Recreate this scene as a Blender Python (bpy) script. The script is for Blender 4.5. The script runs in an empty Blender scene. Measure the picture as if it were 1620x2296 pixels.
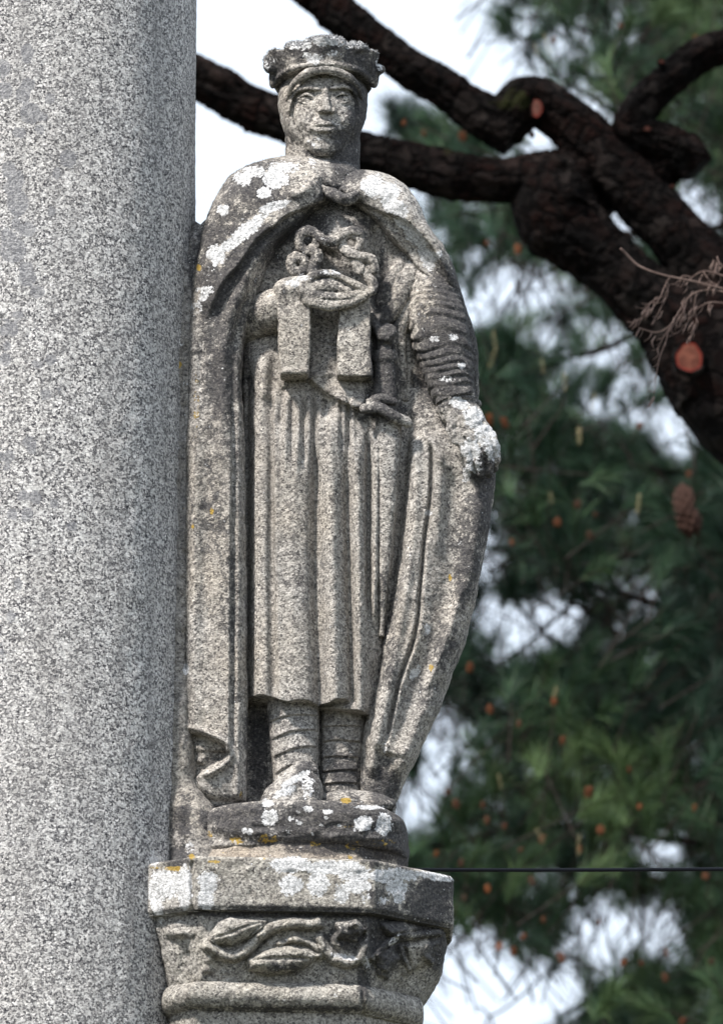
import bpy, math, random
import numpy as np
from mathutils import Vector

random.seed(7)
rng = np.random.default_rng(11)
scene = bpy.context.scene
COL = scene.collection
R = math.radians

# ------------------------------------------------------------------ camera, sky, sun, exposure
PITCH = R(15.0)
CAM = np.array([0.0, -14.0, 1.6])
CZ = 1.6 + 14.0 * math.tan(PITCH)
S = 0.000893                                   # metres per measuring unit on the statue's plane
DIST = 14.0 / math.cos(PITCH)
LENS = 36.0 * DIST / (2296 * S)
FPX = LENS / 36.0 * 2296
FWD = np.array([0, math.cos(PITCH), math.sin(PITCH)])
UP = np.array([0, -math.sin(PITCH), math.cos(PITCH)])

cd = bpy.data.cameras.new('camera')
cam = bpy.data.objects.new('camera', cd)
COL.objects.link(cam)
cam.location = CAM
cam.rotation_euler = (R(90) + PITCH, 0, 0)
cd.sensor_fit = 'VERTICAL'
cd.sensor_height = 36.0
cd.lens = LENS
cd.clip_start = 0.1
cd.clip_end = 2000
cd.dof.use_dof = True
cd.dof.focus_distance = DIST - 0.08
cd.dof.aperture_fstop = 5.4
scene.camera = cam

SUN_EL, SUN_AZ = R(52), R(-44)                 # azimuth measured from the camera side, to the left
sd_ = np.array([math.sin(SUN_AZ) * math.cos(SUN_EL), -math.cos(SUN_AZ) * math.cos(SUN_EL), math.sin(SUN_EL)])
ld = bpy.data.lights.new('sun', 'SUN')
ld.energy = 5.0
ld.angle = R(6)
ld.color = (1.0, 0.945, 0.88)
sun = bpy.data.objects.new('sun', ld)
COL.objects.link(sun)
sun.rotation_euler = Vector(tuple(sd_)).to_track_quat('Z', 'Y').to_euler()
sun.location = (-6, -8, 14)

world = bpy.data.worlds.new('World')
scene.world = world
world.use_nodes = True
wn = world.node_tree
wn.nodes.clear()
wo = wn.nodes.new('ShaderNodeOutputWorld')
wb = wn.nodes.new('ShaderNodeBackground')
sky = wn.nodes.new('ShaderNodeTexSky')
sky.sky_type = 'NISHITA'
sky.sun_disc = False
sky.sun_elevation = SUN_EL
sky.sun_rotation = math.atan2(sd_[0], sd_[1])
sky.dust_density = 1.5
wtc = wn.nodes.new('ShaderNodeTexCoord')
wnz = wn.nodes.new('ShaderNodeTexNoise')
wnz.inputs['Scale'].default_value = 9.0
wnz.inputs['Detail'].default_value = 5
wrp = wn.nodes.new('ShaderNodeValToRGB')
wrp.color_ramp.elements[0].position = 0.36
wrp.color_ramp.elements[0].color = (0.8, 0.8, 0.8, 1)
wrp.color_ramp.elements[1].position = 0.56
wrp.color_ramp.elements[1].color = (0.95, 0.95, 0.95, 1)
wmx = wn.nodes.new('ShaderNodeMixRGB')
wmx.inputs['Color2'].default_value = (8.8, 9.9, 11.4, 1)
wn.links.new(wtc.outputs['Generated'], wnz.inputs['Vector'])
wn.links.new(wnz.outputs['Fac'], wrp.inputs['Fac'])
wn.links.new(wrp.outputs['Color'], wmx.inputs['Fac'])
wn.links.new(sky.outputs['Color'], wmx.inputs['Color1'])
wn.links.new(wmx.outputs['Color'], wb.inputs['Color'])
wb.inputs['Strength'].default_value = 0.077
wn.links.new(wb.outputs['Background'], wo.inputs['Surface'])

scene.view_settings.view_transform = 'Standard'
scene.view_settings.look = 'None'
scene.view_settings.gamma = 1
scene.view_settings.use_curve_mapping = False
scene.view_settings.exposure = 0.7
scene.render.engine = 'CYCLES'
scene.cycles.use_denoising = True
scene.cycles.max_bounces = 6
scene.cycles.transparent_max_bounces = 4

# ------------------------------------------------------------------ measuring helpers
def P(u, v, w=0.0):
    """point whose depth is w units in front of the statue's plane (Y = -w*S), sighted at (u, v)"""
    u, v, w = np.broadcast_arrays(np.asarray(u, float), np.asarray(v, float), np.asarray(w, float))
    a = (u - 810) / FPX
    b = (1148 - v) / FPX
    dy = FWD[1] + b * UP[1]
    dz = FWD[2] + b * UP[2]
    Y = -w * S
    t = (Y - CAM[1]) / dy
    return np.stack([CAM[0] + a * t, Y, CAM[2] + dz * t], -1)

def proj(p):
    q = p - CAM
    f = q @ FWD
    return 810 + FPX * q[..., 0] / f, 1148 - FPX * (q @ UP) / f

def level(v):
    return P(810, v, 0)[2]

def L(name_pts, w=0):
    return [(*p, w) for p in name_pts]

def smooth1(a, k):
    if k < 1:
        return a
    ker = np.hanning(2 * k + 3)[1:-1]
    ker /= ker.sum()
    pad = np.pad(a, k, mode='edge')
    # keep ends pinned by mirroring
    pad[:k] = 2 * a[0] - a[1:k + 1][::-1]
    pad[-k:] = 2 * a[-1] - a[-k - 1:-1][::-1]
    return np.convolve(pad, ker, 'valid')

def crom(pts, n=8):
    pts = np.asarray(pts, float)
    if len(pts) < 3:
        t = np.linspace(0, 1, n + 1)[:, None]
        return pts[0] * (1 - t) + pts[-1] * t
    ext = np.vstack([2 * pts[0] - pts[1], pts, 2 * pts[-1] - pts[-2]])
    out = []
    for i in range(1, len(ext) - 2):
        p0, p1, p2, p3 = ext[i - 1:i + 3]
        for t in np.linspace(0, 1, n, endpoint=False):
            out.append(0.5 * ((2 * p1) + (-p0 + p2) * t + (2 * p0 - 5 * p1 + 4 * p2 - p3) * t * t + (-p0 + 3 * p1 - 3 * p2 + p3) * t ** 3))
    out.append(pts[-1])
    return np.array(out)

# value noise
_perm = rng.random((64, 64, 64)).astype(np.float32)
def vnoise(p, scale):
    q = p * scale
    i = np.floor(q).astype(int)
    f = (q - i)
    f = f * f * (3 - 2 * f)
    i &= 63
    j = (i + 1) & 63
    x0, y0, z0 = i[..., 0], i[..., 1], i[..., 2]
    x1, y1, z1 = j[..., 0], j[..., 1], j[..., 2]
    fx, fy, fz = f[..., 0], f[..., 1], f[..., 2]
    a = _perm[x0, y0, z0] * (1 - fx) + _perm[x1, y0, z0] * fx
    b = _perm[x0, y1, z0] * (1 - fx) + _perm[x1, y1, z0] * fx
    c = _perm[x0, y0, z1] * (1 - fx) + _perm[x1, y0, z1] * fx
    d = _perm[x0, y1, z1] * (1 - fx) + _perm[x1, y1, z1] * fx
    return ((a * (1 - fy) + b * fy) * (1 - fz) + (c * (1 - fy) + d * fy) * fz) * 2 - 1

def seg_field(U, V, poly, n=6):
    """distance to a polyline, signed side (positive = right of travel, image v down), and end fade"""
    q = crom(poly, n)
    best = np.full(U.shape, 1e9)
    side = np.zeros(U.shape)
    par = np.zeros(U.shape)
    m = len(q) - 1
    for k in range(m):
        a, b = q[k], q[k + 1]
        d = b - a
        l2 = d @ d + 1e-9
        t = np.clip(((U - a[0]) * d[0] + (V - a[1]) * d[1]) / l2, 0, 1)
        dx = U - a[0] - t * d[0]
        dy = V - a[1] - t * d[1]
        dist = dx * dx + dy * dy
        cr = d[0] * (V - a[1]) - d[1] * (U - a[0])
        hit = dist < best
        best = np.where(hit, dist, best)
        side = np.where(hit, np.sign(cr), side)
        par = np.where(hit, (k + t) / m, par)
    return np.sqrt(best), side, par

def fade(par, e0, e1):
    o = np.ones_like(par)
    if e0 > 0:
        o = np.minimum(o, np.clip(par / e0, 0, 1))
    if e1 > 0:
        o = np.minimum(o, np.clip((1 - par) / e1, 0, 1))
    return o * o * (3 - 2 * o)

class Relief:
    """carving, as heights over the sighting grid"""
    def __init__(self):
        self.f = []
        self.gain = 1.6
    def _box(self, poly, m):
        q = np.asarray(poly, float)
        return q[:, 0].min() - m, q[:, 0].max() + m, q[:, 1].min() - m, q[:, 1].max() + m
    def ridge(self, poly, w, h, e0=.15, e1=.15, kind='g'):
        self.f.append(('r', poly, w, h, e0, e1, kind, self._box(poly, w * (3 if kind == 'g' else 1.2))))
        return self
    def step(self, poly, h, wl, e0=.08, e1=.1, sharp=1.6, wn=None):
        """cloth edge: the right-hand side of travel stands h high at the line and falls away over wl"""
        self.f.append(('s', poly, wl, h, e0, e1, sharp, self._box(poly, wl * 2.6)))
        return self
    def blob(self, u, v, ru, rv, h, ang=0, p=1.0):
        m = max(ru, rv) * 2.2
        self.f.append(('b', (u, v), (ru, rv), h, ang, p, None, (u - m, u + m, v - m, v + m)))
        return self
    def area(self, poly, h, edge, rnd=0):
        self.f.append(('a', poly, edge, h, rnd, 0, None, self._box(poly, edge + 2)))
        return self
    def fn(self, g):
        self.f.append(('f', g, None, None, None, None, None, (-1e9, 1e9, -1e9, 1e9)))
        return self
    def __call__(self, U, V):
        out = np.zeros(U.shape)
        gain = self.gain
        for kind, poly, w, h, a, b, c, (x0, x1, y0, y1) in self.f:
            m = (U > x0) & (U < x1) & (V > y0) & (V < y1)
            if not m.any():
                continue
            u, v = U[m], V[m]
            if kind == 'r':
                d, s, t = seg_field(u, v, poly)
                o = np.exp(-(d / w) ** 2) if c == 'g' else np.sqrt(np.clip(1 - (d / w) ** 2, 0, 1))
                out[m] += h * o * fade(t, a, b)
            elif kind == 's':
                d, s, t = seg_field(u, v, poly)
                sd = d * s
                o = np.exp(-np.clip(sd, 0, None) / w) / (1 + np.exp(-np.clip(sd / c, -30, 30)))
                out[m] += h * o * fade(t, a, b)
            elif kind == 'b':
                ca, sa = math.cos(a), math.sin(a)
                x = ((u - poly[0]) * ca + (v - poly[1]) * sa) / w[0]
                y = (-(u - poly[0]) * sa + (v - poly[1]) * ca) / w[1]
                out[m] += h * np.exp(-(x * x + y * y) ** b)
            elif kind == 'a':
                q = np.vstack([poly, poly[:1]]).astype(float)
                ins = np.zeros(u.shape, bool)
                dmin = np.full(u.shape, 1e9)
                for k in range(len(q) - 1):
                    p0, p1 = q[k], q[k + 1]
                    cond = (p0[1] > v) != (p1[1] > v)
                    with np.errstate(divide='ignore', invalid='ignore'):
                        xi = (p1[0] - p0[0]) * (v - p0[1]) / (p1[1] - p0[1] + 1e-12) + p0[0]
                    ins ^= cond & (u < xi)
                    dd = p1 - p0
                    t = np.clip(((u - p0[0]) * dd[0] + (v - p0[1]) * dd[1]) / (dd @ dd + 1e-9), 0, 1)
                    dmin = np.minimum(dmin, np.hypot(u - p0[0] - t * dd[0], v - p0[1] - t * dd[1]))
                x = np.clip(np.where(ins, dmin, -dmin) / w + (0.5 if a == 0 else 0), 0, 1)
                o = x * x * (3 - 2 * x) if a == 0 else np.sqrt(1 - (1 - x) ** 2)
                out[m] += h * o
            else:
                out[m] += poly(u, v)
        return out * gain

# ------------------------------------------------------------------ mesh output
def tag(o, label=None, cat=None, group=None, kind=None):
    if label: o['label'] = label
    if cat: o['category'] = cat
    if group: o['group'] = group
    if kind: o['kind'] = kind
    return o

def empty(name, loc, label, cat, group=None):
    o = bpy.data.objects.new(name, None)
    COL.objects.link(o)
    o.location = loc
    o.empty_display_size = 0.2
    return tag(o, label, cat, group)

def link_mesh(name, V, F, mat, parent=None, smooth=True, masks=None):
    """V world coordinates; F (n,4) or (n,3) arrays or list of such arrays"""
    V = np.asarray(V, float)
    off = np.array(parent_world(parent)) if parent else np.zeros(3)
    me = bpy.data.meshes.new(name)
    if not isinstance(F, (list, tuple)):
        F = [F]
    F = [np.asarray(f, np.int32) for f in F if len(f)]
    nl = sum(f.size for f in F)
    npoly = sum(len(f) for f in F)
    me.vertices.add(len(V))
    me.vertices.foreach_set('co', (V - off).astype(np.float32).ravel())
    me.loops.add(nl)
    me.loops.foreach_set('vertex_index', np.concatenate([f.ravel() for f in F]))
    me.polygons.add(npoly)
    tot = np.concatenate([np.full(len(f), f.shape[1], np.int32) for f in F])
    st = np.concatenate([[0], np.cumsum(tot)[:-1]]).astype(np.int32)
    me.polygons.foreach_set('loop_start', st)
    me.polygons.foreach_set('loop_total', tot)
    me.polygons.foreach_set('use_smooth', np.full(npoly, smooth))
    me.update(calc_edges=True)
    me.validate()
    if masks is not None:
        ca = me.color_attributes.new('growth', 'FLOAT_COLOR', 'POINT')
        ca.data.foreach_set('color', masks.astype(np.float32).ravel())
    if mat:
        me.materials.append(mat)
    o = bpy.data.objects.new(name, me)
    COL.objects.link(o)
    if parent:
        o.parent = parent
    return o

def parent_world(p):
    v = Vector(p.location)
    q = p.parent
    while q:
        v = v + q.location
        q = q.parent
    return v

def join(parts):
    Vs, Fs, n = [], {}, 0
    for V, F in parts:
        Vs.append(V)
        for f in (F if isinstance(F, list) else [F]):
            if len(f):
                Fs.setdefault(f.shape[1], []).append(np.asarray(f) + n)
        n += len(V)
    return np.vstack(Vs), [np.vstack(x) for x in Fs.values()]

def grid_faces(nr, nc, wrap=True):
    i = np.arange(nr - 1)[:, None]
    j = np.arange(nc if wrap else nc - 1)[None, :]
    j2 = (j + 1) % nc
    a, b, c, d = np.broadcast_arrays(i * nc + j, i * nc + j2, (i + 1) * nc + j2, (i + 1) * nc + j)
    return np.stack([a, b, c, d], -1).reshape(-1, 4)

ROUGH = [(38, 1.6), (90, .9), (210, .55)]
def roughen(V, amp=1.0):
    d = np.zeros(len(V))
    for s, a in ROUGH:
        d += a * vnoise(V, s)
    return d * amp

def toward(V, h):
    """move points toward the viewer's side along the sight line by h units"""
    d = CAM - V
    d /= np.linalg.norm(d, axis=-1, keepdims=True)
    return V + d * (h * S)[..., None]

def loft(keys, step=2.6, nth=None, disp=None, n=2.4, top=None, bot=None, sm=6, rough=1.0, caps=True, ground=None):
    """keys: rows (v, left, right, front, back, centre); horizontal sections of a carved mass"""
    K = np.array([list(k) + [0] * (6 - len(k)) for k in keys], float)
    v0, v1 = K[0, 0], K[-1, 0]
    nr = max(8, int((v1 - v0) / step))
    vv = np.linspace(v0, v1, nr)
    cols = [smooth1(np.interp(vv, K[:, 0], K[:, c]), min(sm, nr // 3)) for c in range(1, 6)]
    ul, ur, wf, wbk, wc = cols
    width = np.max(ur - ul)
    if nth is None:
        nth = int(width * 1.5 / step) + 20
    nf = int(nth * .72)
    th = np.concatenate([np.linspace(0, math.pi, nf, endpoint=False), np.linspace(math.pi, 2 * math.pi, nth - nf, endpoint=False)])
    c, s = np.cos(th), np.sin(th)
    cx = np.sign(c) * np.abs(c) ** (2 / n)
    sw = np.sign(s) * np.abs(s) ** (2 / n)
    cen, a = (ul + ur) / 2, (ur - ul) / 2
    Ug = cen[:, None] - a[:, None] * cx[None]
    Wg = wc[:, None] + np.where(sw[None] > 0, wf[:, None], wbk[:, None]) * sw[None]
    Vg = np.broadcast_to(vv[:, None], Ug.shape).copy()
    kk = .235
    if bot is not None:
        b = np.interp(Ug, [q[0] for q in bot], [q[1] for q in bot]) + kk * np.clip(wf[-1], 0, None)
        t = (Vg - v0) / (v1 - v0)
        Vg = v0 + (b - v0) * t
    if top is not None:
        b = np.interp(Ug, [q[0] for q in top], [q[1] for q in top])
        t = (Vg - v0) / (v1 - v0)
        Vg = Vg + (b - v0) * (1 - t) ** 3
    base = P(Ug, Vg, np.broadcast_to(wc[:, None], Ug.shape))
    V = np.stack([base[..., 0], -Wg * S, base[..., 2]], -1)
    face = np.clip(sw[None] * 1.6, 0, 1) * np.ones_like(Ug)
    if disp is not None:
        iu, iv = proj(V)
        V = toward(V, disp(iu, iv) * face)
    rv = V.reshape(-1, 3)
    if rough:
        # normals approx: radial from section centre
        nrm = np.stack([np.broadcast_to(-cx[None], Ug.shape), np.broadcast_to(-sw[None], Ug.shape), np.zeros_like(Ug)], -1).reshape(-1, 3)
        nrm /= np.linalg.norm(nrm, axis=1, keepdims=True) + 1e-9
        rv = rv + nrm * (roughen(rv, rough) * S)[:, None]
    F = [grid_faces(nr, nth)]
    if caps:
        G = rv.reshape(nr, nth, 3)
        n0 = len(rv)
        rv = np.vstack([rv, G[0].mean(0), G[-1].mean(0)])
        j = np.arange(nth)
        F.append(np.stack([(j + 1) % nth, j, np.full(nth, n0)], -1))
        F.append(np.stack([(nr - 1) * nth + j, (nr - 1) * nth + (j + 1) % nth, np.full(nth, n0 + 1)], -1))
    return rv, F

def tube(pts, radii, nseg=24, sub=8, squash=1.0, radial=None, world=False, rough=0.0, caps=True):
    """swept round bar; pts (u,v,w) sighted or world points; radii in units of the statue's plane"""
    q = crom(pts, sub)
    r = crom(np.array(radii, float)[:, None], sub)[:, 0]
    if not world:
        depth = 1 + (-q[:, 2] * S) / 14.0
        C = P(q[:, 0], q[:, 1], q[:, 2])
        r = r * S * depth
    else:
        C = q
    T = np.gradient(C, axis=0)
    T /= np.linalg.norm(T, axis=1, keepdims=True) + 1e-12
    ref = np.array([0.13, -1.0, 0.21]); ref /= np.linalg.norm(ref)
    A = np.cross(T, ref)
    A /= np.linalg.norm(A, axis=1, keepdims=True) + 1e-9
    B = np.cross(T, A)
    th = np.linspace(0, 2 * math.pi, nseg, endpoint=False)
    rr = np.broadcast_to(r[:, None], (len(q), nseg)).copy()
    if radial is not None:
        seglen = np.concatenate([[0], np.cumsum(np.linalg.norm(np.diff(C, axis=0), axis=1))])
        rr = rr + radial(seglen[:, None], th[None], rr)
    V = C[:, None] + rr[..., None] * (np.cos(th)[None, :, None] * A[:, None] + squash * np.sin(th)[None, :, None] * B[:, None])
    nr = len(q)
    V = V.reshape(-1, 3)
    if rough:
        d = (V - np.repeat(C, nseg, 0)); d /= np.linalg.norm(d, axis=1, keepdims=True) + 1e-12
        V = V + d * (roughen(V, rough) * S)[:, None]
    F = [grid_faces(nr, nseg)[:, ::-1]]
    if caps:
        n0 = len(V)
        V = np.vstack([V, C[0], C[-1]])
        j = np.arange(nseg)
        F.append(np.stack([j, (j + 1) % nseg, np.full(nseg, n0)], -1))
        F.append(np.stack([(nr - 1) * nseg + (j + 1) % nseg, (nr - 1) * nseg + j, np.full(nseg, n0 + 1)], -1))
    return V, F

# ---- solid carving on a voxel grid -------------------------------------------------
class Vox:
    def __init__(self, b, h=2.2):
        self.o = np.array([b[0], b[2], b[4]], float); self.h = h
        n = [int((b[i + 1] - b[i]) / h) + 2 for i in (0, 2, 4)]
        ax = [self.o[k] + h * np.arange(n[k]) for k in range(3)]
        self.U = ax[0][:, None, None]; self.V = ax[1][None, :, None]; self.W = ax[2][None, None, :]
        self.F = np.full(n, 60.0, np.float32)
    def _s(self, a, b, k):
        if k <= 0: return np.minimum(a, b)
        hh = np.clip(.5 + .5 * (b - a) / k, 0, 1)
        return b + (a - b) * hh - k * hh * (1 - hh)
    def add(self, d, k=6):
        self.F = self._s(self.F, d, k).astype(np.float32); return self
    def sub(self, d, k=4):
        self.F = (-self._s(-self.F, d, k)).astype(np.float32); return self
    def clip(self, d, k=3):
        self.F = (-self._s(-self.F, -d, k)).astype(np.float32); return self
    def ell(self, c, r, ang=0, tilt=0):
        x, y, z = self.U - c[0], self.V - c[1], self.W - c[2]
        if tilt: y, z = y * math.cos(tilt) - z * math.sin(tilt), y * math.sin(tilt) + z * math.cos(tilt)
        if ang: x, y = x * math.cos(ang) + y * math.sin(ang), -x * math.sin(ang) + y * math.cos(ang)
        k0 = np.sqrt((x / r[0]) ** 2 + (y / r[1]) ** 2 + (z / r[2]) ** 2)
        k1 = np.sqrt((x / r[0] ** 2) ** 2 + (y / r[1] ** 2) ** 2 + (z / r[2] ** 2) ** 2) + 1e-6
        return k0 * (k0 - 1) / k1
    def cap(self, a, b, ra, rb=None):
        rb = ra if rb is None else rb
        a, b = np.array(a, float), np.array(b, float)
        d = b - a
        t = np.clip(((self.U - a[0]) * d[0] + (self.V - a[1]) * d[1] + (self.W - a[2]) * d[2]) / (d @ d + 1e-9), 0, 1)
        return np.sqrt((self.U - a[0] - t * d[0]) ** 2 + (self.V - a[1] - t * d[1]) ** 2 + (self.W - a[2] - t * d[2]) ** 2) - (ra + (rb - ra) * t)
    def path(self, pts, radii, k=3, sub=4):
        q = crom(pts, sub); r = crom(np.array(radii, float)[:, None], sub)[:, 0]
        out = None
        for i in range(len(q) - 1):
            d = self.cap(q[i], q[i + 1], r[i], r[i + 1])
            out = d if out is None else np.minimum(out, d)
        return out
    def ring(self, c, r, t, ru=1, rv=1):
        x, y, z = (self.U - c[0]) / ru, (self.V - c[1]) / rv, self.W - c[2]
        return np.sqrt((np.sqrt(x * x + y * y) - r) ** 2 + z * z) - t
    def sheared(self, w0, k=.25):
        return self.V + k * (self.W - w0)
    def box(self, u0, u1, v0, v1, w0, w1, rnd=4, k=.25, taper=0):
        vp = self.sheared(w1, k)
        tt = (vp - v0) / (v1 - v0)
        cx = (u0 + u1) / 2; hx = (u1 - u0) / 2 + taper * (tt - .5)
        x = np.abs(self.U - cx) - hx + rnd
        y = np.abs(vp - (v0 + v1) / 2) - (v1 - v0) / 2 + rnd
        z = np.abs(self.W - (w0 + w1) / 2) - (w1 - w0) / 2 + rnd
        return np.sqrt(np.clip(x, 0, None) ** 2 + np.clip(y, 0, None) ** 2 + np.clip(z, 0, None) ** 2) + np.minimum(np.maximum(x, np.maximum(y, z)), 0) - rnd
    def mesh(self, rough=1.0, amp=0):
        F = self.F
        if rough:
            g = np.stack(np.broadcast_arrays(self.U, self.V, self.W), -1).astype(np.float32) * S
            near = np.abs(F) < 8
            pts = g[near]
            F = F.copy(); F[near] += roughen(pts, rough) + (amp * vnoise(pts, 140) if amp else 0)
        F[0] = F[-1] = 9; F[:, 0] = F[:, -1] = 9; F[:, :, 0] = F[:, :, -1] = 9
        ins = F < 0
        nx, ny, nz = F.shape
        acc = np.zeros((nx - 1, ny - 1, nz - 1, 3), np.float32); cnt = np.zeros((nx - 1, ny - 1, nz - 1), np.float32)
        offs = [(0, 0, 0), (1, 0, 0), (0, 1, 0), (1, 1, 0), (0, 0, 1), (1, 0, 1), (0, 1, 1), (1, 1, 1)]
        sl = lambda o: F[o[0]:nx - 1 + o[0], o[1]:ny - 1 + o[1], o[2]:nz - 1 + o[2]]
        for i in range(8):
            for ax in range(3):
                if offs[i][ax] == 0:
                    o2 = list(offs[i]); o2[ax] = 1
                    a, b = sl(offs[i]), sl(o2)
                    m = (a < 0) != (b < 0)
                    t = np.where(m, a / np.where(m, a - b, 1), 0)
                    for c in range(3):
                        acc[..., c] += np.where(m, offs[i][c] + (t if c == ax else 0), 0)
                    cnt += m
        act = cnt > 0
        idx = -np.ones(act.shape, np.int64)
        idx[act] = np.arange(act.sum())
        cell = np.argwhere(act)
        V = cell + acc[act] / cnt[act][:, None]
        V = V * self.h + self.o
        quads = []
        for ax in range(3):
            a = np.take(ins, range(F.shape[ax] - 1), ax); b = np.take(ins, range(1, F.shape[ax]), ax)
            e = np.argwhere(a != b)
            e = e[(e[:, (ax + 1) % 3] > 0) & (e[:, (ax + 2) % 3] > 0)]
            fl = a[e[:, 0], e[:, 1], e[:, 2]]
            u_, v_ = np.zeros(3, int), np.zeros(3, int)
            u_[(ax + 1) % 3] = 1; v_[(ax + 2) % 3] = 1
            c = [idx[tuple((e - k).T)] for k in (u_ + v_, v_, 0 * u_, u_)]
            q = np.stack(c, -1)
            q[~fl] = q[~fl][:, ::-1]
            quads.append(q)
        Q = np.vstack(quads)
        Q = Q[(Q >= 0).all(1)]
        # sight grid is left-handed (v down): flip
        return P(V[:, 0], V[:, 1], V[:, 2]), [Q[:, ::1]]

# ------------------------------------------------------------------ materials
def nodes_of(name):
    m = bpy.data.materials.new(name)
    m.use_nodes = True
    nt = m.node_tree
    b = nt.nodes['Principled BSDF']
    return m, nt, b

class N:
    def __init__(self, nt): self.nt = nt
    def new(self, t, **kw):
        n = self.nt.nodes.new(t)
        for k, v in kw.items(): setattr(n, k, v)
        return n
    def lk(self, a, b): self.nt.links.new(a, b)
    def noise(self, vec, scale, detail=2, rough=.5):
        n = self.new('ShaderNodeTexNoise'); n.inputs['Scale'].default_value = scale
        n.inputs['Detail'].default_value = detail; n.inputs['Roughness'].default_value = rough
        self.lk(vec, n.inputs['Vector']); return n.outputs['Fac']
    def ramp(self, fac, stops, interp='LINEAR'):
        n = self.new('ShaderNodeValToRGB'); n.color_ramp.interpolation = interp
        e = n.color_ramp.elements
        while len(e) < len(stops): e.new(0.5)
        for k, (p, c) in enumerate(stops):
            e[k].position = p
            e[k].color = (c, c, c, 1) if isinstance(c, (int, float)) else (*c, 1)
        self.lk(fac, n.inputs['Fac']); return n.outputs['Color']
    def mix(self, fac, a, b, mode='MIX'):
        n = self.new('ShaderNodeMixRGB', blend_type=mode)
        for s, x in (('Fac', fac), ('Color1', a), ('Color2', b)):
            if isinstance(x, (int, float)): n.inputs[s].default_value = x if s == 'Fac' else (x, x, x, 1)
            elif isinstance(x, tuple): n.inputs[s].default_value = (*x, 1)
            else: self.lk(x, n.inputs[s])
        return n.outputs['Color']
    def math(self, op, a, b=None, clamp=False):
        n = self.new('ShaderNodeMath', operation=op, use_clamp=clamp)
        for k, x in enumerate((a, b)):
            if x is None: continue
            if isinstance(x, (int, float)): n.inputs[k].default_value = x
            else: self.lk(x, n.inputs[k])
        return n.outputs[0]

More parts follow.
